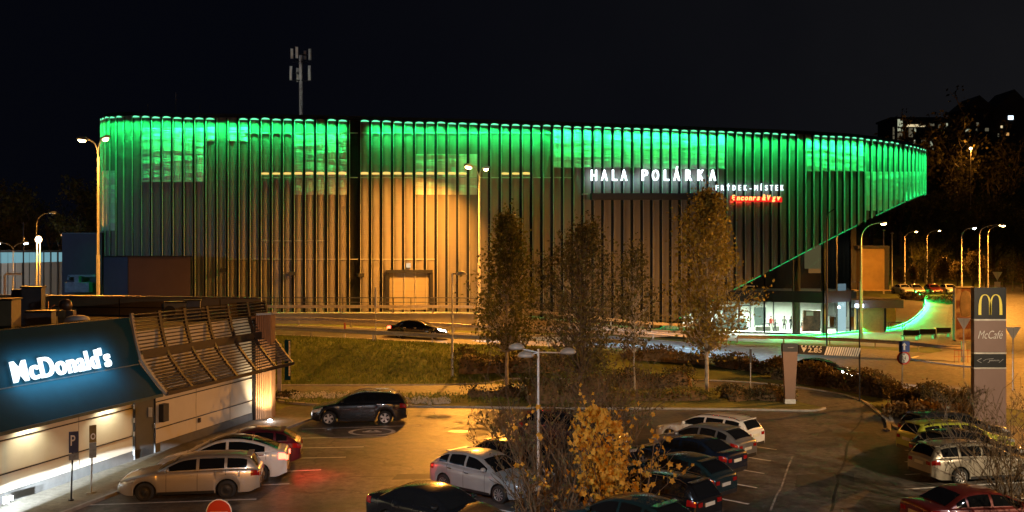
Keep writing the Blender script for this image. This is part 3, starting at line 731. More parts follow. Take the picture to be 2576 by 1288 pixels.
alight('mast_fill_light', (ant.x, 95, 21.9), (0,.5,.85), 1, .5, 45, (1,.95,.85), 120)  # unseen area light added behind the parapet to brighten the phone mast
for px, pt in ((372,262),(442,232),(503,262)):
    q = Vector((X_at(px,94),94,20.9)); o = thing('lightning_rod', 'thin rod at the %s of the arena roof' % {372:'far left corner',442:'left, tallest of three,',503:'left, nearest the phone mast,'}[px], 'rod', tuple(q), group='rods on the arena roof')
    d = MB(); d.tube([(0,0,-.4),(0,0,Z_at(pt,94)-20.9)], .035, 6); d.build('rod', M_galv, o)

# annex boxes left of the hall
def annex(name, label, pts, z0, z1, m, trim=True):
    o = thing(name, label, 'annex', (pts[0][0],pts[0][1],z0)); mb = MB()
    n = len(pts); mb.add([(x,y,z0) for x,y in pts]+[(x,y,z1) for x,y in pts], [[i,(i+1)%n,n+(i+1)%n,n+i] for i in range(n)] + [[n+i for i in range(n)]], False)
    mb.build('wall', m, o, True)
    mb = MB()
    for i in range(n):
        a, b = pts[i], pts[(i+1)%n]; mb.beam((a[0],a[1],z1+.03), (b[0],b[1],z1+.03), .25, .12)
    mb.build('coping', M_black, o, True); return o
def XA(px, Y): return X_at(px, Y)
annex('dark_annex', 'tall dark blue windowless annex left of the tall street lamp', [(XA(156,92),92),(XA(256,92),92),(XA(262,100),100),(XA(156,102),102)], 2, Z_at(588,92), mat('annex_navy', (.025,.03,.06), .6, var=.2, scale=.6))
o = annex('technical_annex', 'low box annex with blue side wall and brown front against the arena', [(XA(262,89),89),(XA(323,83.5),83.5),(XA(479,85),85),(XA(479,89),89)], 2, Z_at(646,85), mat('annex_brown', (.065,.04,.03), .7, var=.12, scale=.5))
d = MB(); a = Vector((XA(262,89),89,0)); b = Vector((XA(322.5,83.5),83.5,0)); d.grid([[Vector((p.x-.03,p.y-.03,2)) for p in (a,b)], [Vector((p.x-.03,p.y-.03,Z_at(647,86))) for p in (a,b)]], False); d.build('side_wall', mat('annex_blue', (.045,.075,.12), .6, var=.1, scale=.5), o, True)
d = MB(); d.box((XA(306,82.3),82.8,3.6), (2.4,1.2,3)); d.build('lean_to', mat('annex_rust', (.2,.08,.05), .7), o, True)
d = MB(); y=91.6; d.beam((XA(172,y),y,Z_at(694,y)),(XA(240,y),y,Z_at(694,y)), .2,.2); d.beam((XA(174,y),y,Z_at(694,y)),(XA(172,y),y,Z_at(704,y)), .2,.2); d.box((XA(198,y-.5),y-.5,Z_at(722,y)), (2.2,.8,.9)); d.box((XA(196,y-.5),y-.5,Z_at(712,y)), (.4,.6,1.3))
tag(d.build('pipe_bridge', mat('pipe_bluegrey', (.12,.16,.22), .5, .2)), 'blue grey pipe and unit in front of the dark blue annex', 'pipework')
# lit low hall far left
ls_ = thing('lit_low_hall', 'long low hall far left with a glowing pale blue upper band', 'hall', (-60,130,3))
d = MB(); y0 = 130
d.grid([[Vector((XA(-60,125),125,3)),Vector((XA(157,136),136,3))],[Vector((XA(-60,125),125,Z_at(664,125))),Vector((XA(157,136),136,Z_at(658,136)))]], False)
d.build('wall', mat('hall_siding', (.36,.36,.34), .6, var=.1, scale=1, stretch=(4,4,.1)), ls_, True)
d = MB(); d.grid([[Vector((XA(-60,125),124.9,Z_at(664,125))),Vector((XA(157,136),135.9,Z_at(658,136)))],[Vector((XA(-60,125),124.9,Z_at(633,125))),Vector((XA(157,136),135.9,Z_at(633,136)))]], False)
d.build('lit_band', emit('lit_band', (.3,.62,.72), .55), ls_, True)
d = MB(); d.beam((XA(-60,125),124.8,Z_at(632,125)),(XA(157,136),135.8,Z_at(632,136)),.5,.3)
for k in range(12):
    px = -50+k*18; y = lerp(125,136,(px+60)/217); d.beam((XA(px,y),y-.3,3),(XA(px,y),y-.3,Z_at(633,y)),.18,.18)
d.build('frame', M_hallin, ls_, True)
slight('yard_lamp_light', (-50,66,10), Vector((-32,90,6))-Vector((-50,66,10)), 3600, (.35,.6,1), 75, .8, .2)
for px in (20,80,140): plight('low_hall_light', (XA(px,122),121,7), 500, (.8,.92,1), .3)
# ---------------------------------------------------------------- restaurant
rest = thing('fast_food_restaurant', 'low cream fast food restaurant with dark teal sign fascia and wooden louvre canopy', 'restaurant', tuple(wall_pt(40)))
M_cream = mat('cream_panel', (.58,.54,.44), .65, var=.06, scale=.8)
M_teal = mat('teal_fascia', (.005,.04,.066), .7, .0, var=.12, scale=.7, bump=.04, bscale=2, spec=.04)
M_wood = mat('louvre_wood', (.034,.023,.022), .6, var=.3, scale=4, stretch=(1,1,6))
M_slat = mat('wood_cladding', (.46,.25,.11), .55, var=.35, scale=3, stretch=(6,6,.4))
def wp(Y, off, z): return wall_pt(Y, off, z)
YB, YE = 22.0, 50.3
d = MB(); d.grid([[wp(YB,0,.45),wp(YE,0,.45)],[wp(YB,0,3.3),wp(YE,0,3.3)]], False)
d.grid([[wp(YE,0,.0),wp(YE,-26,0)],[wp(YE,0,5.2),wp(YE,-26,5.2)]], False); d.grid([[wp(YB,0,3.3),wp(YE,0,3.3)],[wp(YB,-.1,5.3),wp(YE,-.1,5.3)]], False)
d.build('wall', M_cream, rest, True)
d = MB(); d.grid([[wp(YB,.03,.1),wp(YE,.03,.1)],[wp(YB,.03,.5),wp(YE,.03,.5)],[wp(YB,-.05,.52),wp(YE,-.05,.52)]], False); d.build('plinth', mat('plinth_grey', (.09,.09,.09), .7, var=.15), rest, True)
d = MB()
for z in (2.25,1.12):
    for y0, y1 in ((YB,40.25),(41.9,50.15)): d.beam(wp(y0,.012,z), wp(y1,.012,z), .03, .045)
d.build('panel_joint', M_black, rest, True)
d = MB()
for y in (25,29,33,37,45,48): d.beam(wp(y,.006,.5), wp(y,.006,3.2), .014, .014)
d.build('panel_seam', mat('seam', (.3,.28,.24), .7), rest, True)
# door with frame, notice, handle and hinges
d = MB(); a, b = 40.35, 41.75
d.grid([[wp(a,.03,.15),wp(b,.03,.15)],[wp(a,.03,2.55),wp(b,.03,2.55)]], False); dr = d.build('door', mat('door_grey', (.055,.065,.075), .5, var=.1), rest, True)
d = MB(); d.beam(wp(a,.04,.15),wp(a,.04,2.6),.06,.08); d.beam(wp(b,.04,.15),wp(b,.04,2.6),.06,.08); d.beam(wp(a,.04,2.6),wp(b,.04,2.6),.08,.06); d.build('frame', M_black, dr, True)
d = MB(); d.beam(wp(b-.42,.05,1.72),wp(b-.42,.05,2.12),.30,.012, WD); d.build('notice', M_white, dr, True)
d = MB(); d.beam(wp(b-.08,.1,1.2),wp(b-.08,.1,1.4),.04,.04); d.build('handle', M_chrome, dr, True)
d = MB()
for z in (.45,1.2,1.75,2.3): d.beam(wp(a-.06,.07,z-.09),wp(a-.06,.07,z+.09),.06,.05)
d.build('hinge', M_galv, dr, True)
d = MB(); d.box(wp(42.3,.12,1.75), (.22,.42,.75), math.atan2(WN.y,WN.x)); bx = d.build('call_box', M_black, rest, True)
d = MB(); d.box(wp(45.2,.06,.95), (.08,.12,.2), math.atan2(WN.y,WN.x)); d.build('socket', M_wood, rest, True)
# sign fascia: upright face over a flared skirt
PROF = [(-.12,5.92),(.38,4.05),(1.42,2.88)]
FY0, FY1 = 22.0, 40.2
d = MB(); d.grid([[wp(FY0 + (FY1-FY0)*k/20, o_, z) for o_, z in PROF + [(1.40,2.78),(.02,2.95)]] for k in range(21)], False)
d.poly(*[wp(FY1,o_,z) for o_, z in PROF + [(1.40,2.78),(-.2,2.95)]])
d.grid([[wp(FY0,-.12,5.92),wp(FY1,-.12,5.92)],[wp(FY0,-.5,5.92),wp(FY1,-.5,5.92)],[wp(FY0,-.5,5.2),wp(FY1,-.5,5.2)]], False)
d.build('sign_fascia', M_teal, rest, True)
d = MB(); d.beam(wp(FY0,1.42,2.83), wp(FY1,1.42,2.83), .05, .12); d.beam(wp(FY0,.39,4.05), wp(FY1,.39,4.05), .03, .04); d.build('fascia_edge', mat('fascia_edge', (.05,.09,.12), .4, .3), rest, True)
# louvre canopy
ribY = [40.35 + (51.7-40.35)*k/6 for k in range(7)]
PR2 = [(-.1,6.08),(-.02,5.6),(.12,5.0),(.36,4.25),(.6,3.9),(1.0,3.4),(1.5,2.86)]
for k, y in enumerate(ribY):
    d = MB()
    for (o0,z0),(o1,z1) in zip(PR2, PR2[1:]): d.beam(wp(y,o0,z0), wp(y,o1,z1), .10, .18, WD)
    d.build('canopy_rib', M_wood if k else mat('canopy_end_rib', (.3,.27,.23), .6), rest, True)
d = MB()
def prof(s):
    L2 = [0]
    for (o0,z0),(o1,z1) in zip(PR2, PR2[1:]): L2.append(L2[-1]+math.hypot(o1-o0,z1-z0))
    s *= L2[-1]
    for i in range(len(L2)-1):
        if s <= L2[i+1]+1e-6:
            t = (s-L2[i])/(L2[i+1]-L2[i]); return lerp(PR2[i][0],PR2[i+1][0],t), lerp(PR2[i][1],PR2[i+1][1],t)
for k in range(24):
    o_, z = prof(.02 + .96*k/23)
    if k in (11,): continue
    d.beam(wp(ribY[0],o_+.02,z), wp(ribY[-1],o_+.02,z), .045, .075, WN)
# return of the louvres round the far corner
cornerd = -WN
for k in range(22):
    o_, z = prof(.04 + .9*k/21)
    a = wp(ribY[-1], o_, z); b = wp(ribY[-1]+ .02, -1.7, z) + WD*(o_*.9+.1); d.beam(a, b, .05, .09)
d.build('canopy_slat', M_wood, rest, True)
d = MB(); d.beam(wp(ribY[0],1.5,2.86), wp(ribY[-1],1.5,2.86), .14, .14); o_, z = prof(.47); d.beam(wp(ribY[0],o_,z), wp(ribY[-1],o_,z), .1, .34); d.build('canopy_beam', M_wood, rest, True)
# wood clad corner pier
d = MB(); P0 = wp(50.3,.1,0); P1 = wp(50.9,.62,0); P2 = wp(51.7,.45,0); P3 = wp(52.0,-.5,0)
def pier(z): return [Vector((p.x,p.y,z)) for p in (wp(50.3,-.1,0),P0,P1,P2,P3)]
d.grid([pier(.05),pier(5.35)], False); d.build('corner_core', M_slat, rest, True)
d = MB()
for a, b in ((P0,P1),(P1,P2)):
    ln = (b-a).length; k = int(ln/.11); t = (b-a)/ln; n = Vector((t.y,-t.x,0))
    for i in range(k+1):
        p = a + t*(i+.5)*ln/(k+1) + n*.03; d.beam(Vector((p.x,p.y,.06)), Vector((p.x,p.y,5.4)), .06, .06, n)
d.build('corner_cladding', M_slat, rest, True)
d = MB(); d.beam(wp(50.22,.06,.1), wp(50.22,.06,5.2), .1, .16); d.build('corner_post', M_black, rest, True)
d = MB(); d.beam(P0+Vector((0,0,5.46)),P1+Vector((0,0,5.46)),.3,.1); d.beam(P1+Vector((0,0,5.46)),P2+Vector((0,0,5.46)),.3,.1); d.build('corner_coping', M_polew, rest, True)
# flat roof, parapet and roof plant
M_roofm = mat('roof_felt', (.06,.055,.05), .9, var=.3, scale=1)
d = MB(); d.grid([[wp(YB,-.5,5.2),wp(51.9,-.5,5.2)],[wp(YB,-30,5.2),wp(51.9,-30,5.2)]], False); d.build('roof', M_roofm, rest, True)
par = MB(); a = wp(52.0,-.6,0); b = a - WN*30; M_par = mat('parapet_inner', (.32,.25,.14), .8, var=.2, scale=.6)
par.grid([[Vector((p.x,p.y,z)) for p in (a,b)] for z in (4.9,6.14)], False)
par.grid([[Vector((p.x,p.y,z)) for p in (a+WD*.3,b+WD*.3)] for z in (6.14,0)], False); par.build('parapet_wall', M_par, rest, True)
par = MB(); par.beam(Vector((a.x,a.y,6.2))+WD*.12, Vector((b.x,b.y,6.2))+WD*.12, .45, .07); par.build('parapet_cap', mat('parapet_cap', (.4,.36,.34), .35, .8, var=.1), rest, True)
par = MB(); par.beam(Vector((a.x,a.y,5.62))-WD*.03, Vector((b.x,b.y,5.62))-WD*.03, .03, .04)
for k in range(9): p = a - WN*(2.2+3*k); par.beam(Vector((p.x,p.y,5))-WD*.02, Vector((p.x,p.y,6.1))-WD*.02, .03, .03)
par.build('parapet_joint', M_black, rest, True)
def roofbox(name, label, px, Y, py_top, w, dpt, m, cat='roof unit', cap=True, z0=5.2, fanm=None):
    x = X_at(px, Y); o = thing(name, label, cat, (x, Y, z0)); hz = Z_at(py_top, Y) - z0
    q = MB(); q.box((0,0,hz/2), (w,dpt,hz), .22); q.build('casing', m, o)
    if cap: q = MB(); q.box((0,0,hz+.04), (w+.1,dpt+.1,.07), .22); q.build('lid', M_black, o)
    if fanm:
        q = MB(); M_ = Matrix.Rotation(.22,3,'Z'); 
        c = M_ @ Vector((-.25*w, -dpt/2-.02, hz*.5)); q.tube([c, c + M_ @ Vector((0,-.03,0))], min(hz*.36, .3), 20); q.build('fan', M_black, o)
    return o
M_unit = mat('unit_tan', (.22,.17,.09), .6, var=.12); M_unitg = mat('unit_grey', (.1,.1,.11), .6, var=.2)
roofbox('roof_vent_unit', 'tan vent unit with a round black fan on the restaurant roof', 443, 50.4, 762, 1.05, .8, M_unit, fanm=1)
roofbox('roof_hatch', 'dark open roof hatch next to the tan fan unit', 485, 50.8, 757, .75, .7, M_unitg)
roofbox('roof_air_handler', 'big ochre box at the left edge of the restaurant roof', -2, 41, 755, 1.3, 1.5, M_unit)
roofbox('roof_chimney', 'tall dark grey flue casing on the restaurant roof at left', 84, 46, 724, .85, .8, mat('flue_grey', (.11,.105,.11), .6, var=.2))
roofbox('roof_cabinet', 'black cabinet between the ochre box and the flue casing', 55, 47, 728, .7, .9, M_unitg, cap=False)
roofbox('roof_low_unit', 'low grey roof unit in front of the flue casing', 104, 43, 785, 1.0, .9, M_unitg)
o = thing('roof_cowl', 'round mushroom vent cowl on two grey ducts on the restaurant roof', 'roof vent', (X_at(165,45),45,5.2)); hz = Z_at(775,45)-5.2
q = MB(); q.box((-.14,0,hz/2-.1), (.28,.35,hz)); q.build('duct', M_unit, o); q = MB(); q.box((.22,.1,hz/2-.1), (.3,.35,hz)); q.build('duct', M_unitg, o)
q = MB(); q.lathe([(.02,hz-.1),(.22,hz-.08),(.3,hz+.1),(.26,hz+.3),(.12,hz+.4),(.0,hz+.42)]); q.build('cowl', mat('cowl_brown', (.1,.075,.06), .4, .4), o)
o = thing('roof_dome', 'low white domed rooflight on the restaurant roof behind the teal fascia', 'rooflight', (X_at(195,41.5),41.5,5.2))
q = MB(); q.lathe([(.5,0),(.5,.55),(.42,.66),(.25,.72),(0,.74)]); q.build('dome', M_white, o)
o = thing('roof_pipes', 'cluster of thin bent pipes and cables on the restaurant roof', 'pipework', (X_at(140,45),45,5.2)); q = MB()
for k in range(7):
    x = -.7+k*.16+rnd.uniform(-.05,.05); hh = rnd.uniform(.5,1.1); q.tube([(x,rnd.uniform(-.3,.3),0),(x,0,hh),(x+rnd.uniform(-.3,.3),.2,hh+.05)], .03, 6)
q.build('pipe', mat('copper_pipe', (.4,.2,.09), .4, .7), o)

# glowing name sign on the fascia
sg = thing('restaurant_sign', 'glowing white lettering on the dark teal restaurant fascia', 'illuminated sign', tuple(wp(35.5,.3,4.5)))
fu = Vector((WD.x,WD.y,0)); p_lo = wp(33.3,.38,4.05); p_hi = wp(33.3,-.12,5.92); fv = (p_hi-p_lo).normalized(); fn = fu.cross(fv)
if fn.dot(WN) < 0: fn = -fn
org = wp(33.15,.38,4.05) + fv*.12 + fn*.14
q = MB(); vs, fs = text_bm("McDonald's", 1.0, .016, .045, 0.0, 1.0, 1.1); x0 = min(v.x for v in vs); x1 = max(v.x for v in vs)
k = 5.25/(x1-x0); 
q.add([org + fu*(v.x-x0)*k + fv*v.y*1.0 + fn*v.z for v in vs], fs, False); q.build('lettering', emit('rest_letters', (.8,.92,1), 2.2), sg, True)
for kk in range(5):
    y = 33.7 + kk*1.02; alight('fascia_halo', wp(y,.38,4.05)+fv*.45+fn*.6, -fn+fv*-.45, .95, .7, 30, (.5,.84,1), 175)

# wall lamps: soffit downlights and ground uplights
for y in (25.5, 30, 34.3, 38.6):
    slight('soffit_spot', wp(y,.5,2.78), WN*-.38+Vector((0,0,-1)), 150, (1,.92,.62), 130, .6)
o = thing('ground_uplight', 'bright white ground uplight at the foot of the wood clad corner', 'uplight', tuple(W(679,1067,0)))
q = MB(); q.cyl((0,0,.04), .13, .1, 14); q.build('base', M_black, o); q = MB(); q.lathe([(.12,.14),(.11,.2),(.06,.24),(0,.25)]); q.build('lens', emit('uplight_lens', (.95,.95,1), 40), o)
p = W(679,1067,0); slight('corner_uplight', p+Vector((.1,-.1,.35)), (P1+Vector((0,0,2.6)))-(p+Vector((.1,-.1,.35))), 800, (1,.72,.42), 110, .8)
plight('corner_glow', p+Vector((0,0,.42)), 14, (1,.9,.8), .08)
o = thing('wall_uplight', 'small floodlight low on the cream wall at the left picture edge', 'floodlight', tuple(wp(33.1,.25,.13)))
q = MB(); q.box((0,0,.2), (.2,.3,.22), .2); q.build('housing', M_galv, o); q = MB(); q.box((.03,.16,.2), (.14,.04,.16), .2); q.build('lens', emit('wall_flood', (.85,.95,1), 30), o)
# low beam of a car standing outside the picture, with its flat cut-off
lb = wall_pt(23.5,2.1,.75); slight('low_beam', lb, wall_pt(34.6,0,-.1)-lb, 100000, (.85,.95,1), 9, .15, .06)
lb = wall_pt(25.0,2.2,.75); slight('low_beam', lb, wall_pt(37.4,0,-.02)-lb, 90000, (.85,.95,1), 7.5, .15, .06)
# ---------------------------------------------------------------- cars (forward is +x, d runs from the nose backwards)
ST = {
 'wagon': dict(L=4.75, hw=.90, wb=2.72, fo=.93, r=.325,
   zh=[(0,.50),(.05,.64),(.2,.74),(.8,.88),(1.3,.97),(2.4,1.0),(3.8,1.03),(4.5,1.02),(4.7,.98),(4.75,.93)],
   zr=[(1.2,.94),(2.05,1.37),(2.5,1.455),(3.2,1.475),(4.0,1.45),(4.35,1.38),(4.5,1.27),(4.72,.96)],
   win=[(1.62,2.62),(2.72,3.56),(3.66,4.32)], ws=(1.32,1.98), rw=(4.40,4.66), rail=True),
 'hatch': dict(L=4.35, hw=.90, wb=2.64, fo=.90, r=.32,
   zh=[(0,.50),(.05,.64),(.2,.74),(.8,.88),(1.25,.98),(2.4,1.01),(3.7,1.05),(4.1,1.02),(4.3,.96),(4.35,.9)],
   zr=[(1.1,.94),(1.95,1.38),(2.45,1.48),(3.0,1.48),(3.55,1.40),(3.95,1.22),(4.28,.97)],
   win=[(1.5,2.48),(2.58,3.3),(3.4,3.82)], ws=(1.22,1.88), rw=(3.66,4.14), rail=False),
 'sedan': dict(L=4.6, hw=.90, wb=2.70, fo=.92, r=.32,
   zh=[(0,.50),(.05,.64),(.2,.74),(.8,.87),(1.3,.96),(2.4,.99),(3.7,1.02),(4.3,1.04),(4.55,1.0),(4.6,.92)],
   zr=[(1.2,.93),(2.0,1.33),(2.45,1.42),(2.95,1.43),(3.4,1.36),(3.85,1.14),(4.1,1.02)],
   win=[(1.58,2.5),(2.6,3.32),(3.4,3.72)], ws=(1.3,1.94), rw=(3.42,4.0), rail=False),
 'suv': dict(L=4.72, hw=.93, wb=2.75, fo=.92, r=.36,
   zh=[(0,.60),(.05,.76),(.2,.86),(.8,1.0),(1.25,1.08),(2.4,1.12),(3.8,1.15),(4.4,1.14),(4.66,1.08),(4.72,1.0)],
   zr=[(1.15,1.04),(1.95,1.48),(2.45,1.60),(3.1,1.62),(3.9,1.58),(4.25,1.50),(4.45,1.36),(4.68,1.05)],
   win=[(1.55,2.55),(2.65,3.5),(3.6,4.2)], ws=(1.26,1.9), rw=(4.32,4.62), rail=True),
 'coupe_suv': dict(L=4.76, hw=.95, wb=2.88, fo=.86, r=.35,
   zh=[(0,.55),(.05,.70),(.2,.80),(.8,.93),(1.2,1.02),(2.4,1.06),(3.8,1.12),(4.4,1.16),(4.7,1.10),(4.76,1.0)],
   zr=[(.95,.97),(1.7,1.36),(2.3,1.58),(2.8,1.62),(3.4,1.55),(4.0,1.37),(4.55,1.14)],
   win=[(1.35,2.55),(2.65,3.95)], ws=(1.08,1.9), rw=(3.5,4.4), rail=False),
}
def wheel_proto(r, rim_m, tag_):
    t = MB(); w = .21
    t.lathe([(r*.66,-w/2),(r*.92,-w/2),(r*.985,-w*.36),(r,-w*.2),(r,w*.2),(r*.985,w*.36),(r*.92,w/2),(r*.66,w/2)], (0,0,0), 'y', 28)
    rm = MB(); rr = r*.68
    rm.lathe([(rr,w*.46),(rr*.94,w*.49),(rr*.9,w*.36)], (0,0,0), 'y', 28); rm.lathe([(.001,w*.44),(rr*.2,w*.44),(rr*.22,w*.30)], (0,0,0), 'y', 12)
    n = 5 if tag_ == 'five' else (10 if tag_ == 'ten' else 0)
    for k in range(n):
        a = 2*PI*k/n; c, s = math.cos(a), math.sin(a)
        wd = .26 if n == 5 else .12
        rm.add([Vector((c*rr*.15 - s*rr*wd*.6, w*.42, s*rr*.15 + c*rr*wd*.6)), Vector((c*rr*.15 + s*rr*wd*.6, w*.42, s*rr*.15 - c*rr*wd*.6)), Vector((c*rr*.95 + s*rr*wd, w*.45, s*rr*.95 - c*rr*wd)), Vector((c*rr*.95 - s*rr*wd, w*.45, s*rr*.95 + c*rr*wd))], [[0,1,2,3]], False)
    if n == 0: rm.lathe([(rr*.9,w*.38),(rr*.6,w*.30),(rr*.45,w*.40),(.001,w*.38)], (0,0,0), 'y', 20)
    bk = MB(); bk.lathe([(rr*.98,w*.22),(.001,w*.22)], (0,0,0), 'y', 20)
    return t, rm, bk
MESHES = {}
def obj_mesh(key, mbf, name, m, parent):
    if key not in MESHES:
        o = mbf().build(name, m, parent); MESHES[key] = o.data; return o
    o = bpy.data.objects.new(name, MESHES[key]); C.objects.link(o); o.parent = parent; return o
CARGROUP = 'cars parked by the restaurant'
def car(label, style, pm, x, y, hd, rim='five', rim_m=None, z=0.0, brake=False, lights=False, simple=False, group=CARGROUP, roofm=None, name='parked_car', rails=None, dark_low=True):
    s = ST[style]; Lc, hw, r = s['L'], s['hw'], s['r']; xf, xr = s['fo'], s['fo']+s['wb']; root = thing(name, label, 'car', (x, y, z), math.radians(hd), group)
    zh = lambda d: sm(s['zh'], d); zr = lambda d: sm(s['zr'], d)
    k = Lc/4.75
    wt = [(0,.66),(.04,.74),(.12,.82),(.3,.91),(.6,.97),(1.2,1.0),(3.4*k,1.0),(4.1*k,.97),(4.5*k,.92),(4.7*k,.86),(4.75*k,.80)]
    wid = lambda d: hw*sm(wt, d)
    Ra = r*1.17
    def zb(d):
        base = .22 + .10*(1-S(0,.35,d)) + .12*S(Lc-.4, Lc, d)
        for c in (xf, xr):
            if abs(d-c) < Ra: base = max(base, r + math.sqrt(Ra*Ra-(d-c)**2))
        return base
    KS = [(0,.965),(.12,.985),(.38,1.0),(.60,1.0),(.80,.985),(.91,.96),(.97,.925),(1.0,.86)]
    def low(d, kk, off=0.0):
        z0, z1 = zb(d), zh(d); w = wid(d)*interp(KS, kk); return Vector((Lc/2-d, w+off, z0+(z1-z0)*kk))
    ds = sorted(set([i*Lc/46 for i in range(47)] + [.02,.05,.09,.14] + [c+q*Ra for c in (xf,xr) for q in (-1,-.985,-.93,-.8,-.6,-.3,0,.3,.6,.8,.93,.985,1)] + [Lc-.02,Lc-.06]))
    body = MB(); rows = []
    kz = [k_ for k_, _ in KS]
    for d in ds:
        half = [low(d, kk) for kk in kz]; t = half[-1]
        half += [Vector((t.x, t.y*.6, t.z+.018)), Vector((t.x, 0, t.z+.026))]
        rows.append([Vector((p.x,-p.y,p.z)) for p in half] + half[-2::-1])
    body.grid(rows, True)
    under = []
    for d in ds: b = low(d, 0); under.append([Vector((b.x,b.y,b.z)), Vector((b.x,b.y*.8,b.z)), Vector((b.x,-b.y*.8,b.z)), Vector((b.x,-b.y,b.z))])
    body.cur = 1; body.grid(under, False); body.cur = 0
    body.poly(*rows[0][::-1]); body.poly(*rows[-1])
    g0, g1 = s['zr'][0][0], s['zr'][-1][0]; gs = [lerp(g0, g1, i/40) for i in range(41)]
    belt = lambda d: wid(d)*.895
    def rh(d): return belt(d)*(1-.25*max(0, min(1, (zr(d)-zh(d))/.45)))
    rows = []
    def side(d, t, off=0.0):
        b, q = belt(d), rh(d); z0, z1 = zh(d)-.01, zr(d)-.05; t_ = t
        return Vector((Lc/2-d, lerp(b, q, t_) + .03*math.sin(PI*t_)*max(0,min(1,(z1-z0)/.3)) + off, lerp(z0, z1, t_) if z1 > z0 else z0))
    def top(d, y, off=0.0):
        q = rh(d); return Vector((Lc/2-d, y, zr(d) - .05*(abs(y)/q)**2.6 + .012 + off))
    for d in gs:
        half = [side(d, 0), side(d,.5), side(d,1)] + [top(d, rh(d)*f) for f in (.94,.8,.5)] + [top(d,0)]
        rows.append([Vector((p.x,-p.y,p.z)) for p in half] + half[-2::-1])
    body.cur = 2 if roofm and False else 0
    body.grid(rows, True); body.build('body', [pm, M_dark], root)
    def sheet(mb, fn, us, vs): mb.grid([[fn(u, v) for u in us] for v in vs], True)
    lin = lambda n: [i/n for i in range(n+1)]
    # glass
    for sd in (1,-1):
        for a, b in s['win']:
            m = MB(); sheet(m, lambda u, v: Vector((1,sd,1))*1 and (lambda p: Vector((p.x, p.y*sd, p.z)))(side(lerp(a,b,u), .10+.80*v, .012)), lin(7), lin(3)); m.build('window', M_glassd, root)
    m = MB(); a, b = s['ws']; sheet(m, lambda u, v: top(lerp(a,b,v), rh(lerp(a,b,v))*.84*(2*u-1), .012) + Vector((.012,0,0)), lin(8), lin(5)); m.build('windshield', M_glassd, root)
    m = MB(); a, b = s['rw']; sheet(m, lambda u, v: top(lerp(a,b,v), rh(lerp(a,b,v))*.82*(2*u-1), .012) + Vector((-.014,0,0)), lin(8), lin(5)); m.build('rear_window', M_glassd, root)
    if roofm:
        m = MB(); a, b = s['ws'][1]+.03, s['rw'][0]-.03; sheet(m, lambda u, v: top(lerp(a,b,v), rh(lerp(a,b,v))*.86*(2*u-1), .014), lin(8), lin(6)); m.build('glass_roof', roofm, root)
    # lamps
    for sd in (1,-1):
        fl = lambda p: Vector((p.x, p.y*sd, p.z))
        m = MB(); sheet(m, lambda u, v: fl(low(lerp(.015,.62,u), lerp(.66,.90,v)+.05*u*(1-v), .012)), lin(8), lin(3)); m.build('headlight', M_head if lights else M_clear, root)
        tall = style in ('wagon','suv')
        m = MB(); sheet(m, lambda u, v: fl(low(lerp(Lc-.30,Lc-.012,u), lerp(.68,.93,v), .012)), lin(6), lin(3))
        e = wid(Lc)*.93; m.box((-Lc/2-.012, sd*e*.80, lerp(zb(Lc),zh(Lc),.80)), (.03, e*.30, (zh(Lc)-zb(Lc))*.22)); m.build('taillight', M_stop if brake else M_redlens, root)
        if not simple:
            dm = s['win'][0][0]+.06; p = side(dm, 0); m = MB(); m.lathe([(0,-.02),(.07,0),(.095,.06),(.085,.12),(.0,.15)], (0,0,0), 'x', 12)
            m.v = [(p.x - q[0]*.9 + .06, sd*(p.y+.11+q[1]*1.15), p.z+.085+q[2]*.85) for q in m.v]; m.build('mirror', pm, root)
            for a, b in s['win'][:2]:
                p = low(b-.12, .80, .02); m = MB(); m.box((p.x, sd*p.y, p.z), (.2,.035,.035)); m.build('door_handle', M_chrome if rim != 'steel' else pm, root)
            m = MB()
            for d in [s['win'][0][0]+.02, (s['win'][0][1]+s['win'][1][0])/2, s['win'][1][1]+.05]:
                lo = .06 if min(abs(d-xf),abs(d-xr)) > Ra else .42
                sheet(m, lambda u, v: fl(low(d+(u-.5)*.014, lerp(lo,.97,v), .004)), lin(1), lin(8))
            m.build('door_seam', M_dark, root)
            if (s['rail'] if rails is None else rails):
                m = MB(); a, b = s['ws'][1]+.15, s['rw'][0]-.1
                m.tube([fl(top(lerp(a,b,i/8), rh(lerp(a,b,i/8))*.92, .05 if 0 < i < 8 else .0)) for i in range(9)], .018, 6); m.build('roof_rail', M_chrome, root)
        if not simple:
            m = MB(); sheet(m, lambda u, v: fl(low(lerp(1.42,3.0*k,u) if False else lerp(xf+Ra+.03, xr-Ra-.03, u), lerp(.0,.13,v), .010)), lin(6), lin(2)); m.build('sill', M_dark if dark_low else pm, root)
    m = MB(); m.box((Lc/2+.004, 0, lerp(zb(0),zh(0),.72)), (.03, .78, .10)); m.box((Lc/2+.002, 0, zb(0)+.07), (.03, .95, .11)); m.build('grille', M_dark, root)
    m = MB(); m.box((Lc/2+.024, 0, zb(0)+.17), (.015,.5,.11)); m.build('number_plate', M_plate, root)
    m = MB(); zp = lerp(zb(Lc),zh(Lc),.72) if style != 'hatch' else lerp(zb(Lc),zh(Lc),.62); m.box((-Lc/2-.016, 0, zp), (.02,.52,.115)); m.build('number_plate', M_plate, root)
    m = MB(); m.box((-Lc/2+.0, 0, zb(Lc)+.05), (.06, wid(Lc)*1.75, .13)); m.build('bumper', M_dark, root)
    if not simple and style in ('wagon','hatch','suv'):
        m = MB(); a = s['rw'][0]-.06; q = top(a, 0, .02); m.box((q.x-.02, 0, q.z-.005), (.2, rh(a)*1.7, .03)); m.build('roof_spoiler', pm, root)
    rim_m = rim_m or M_alloy
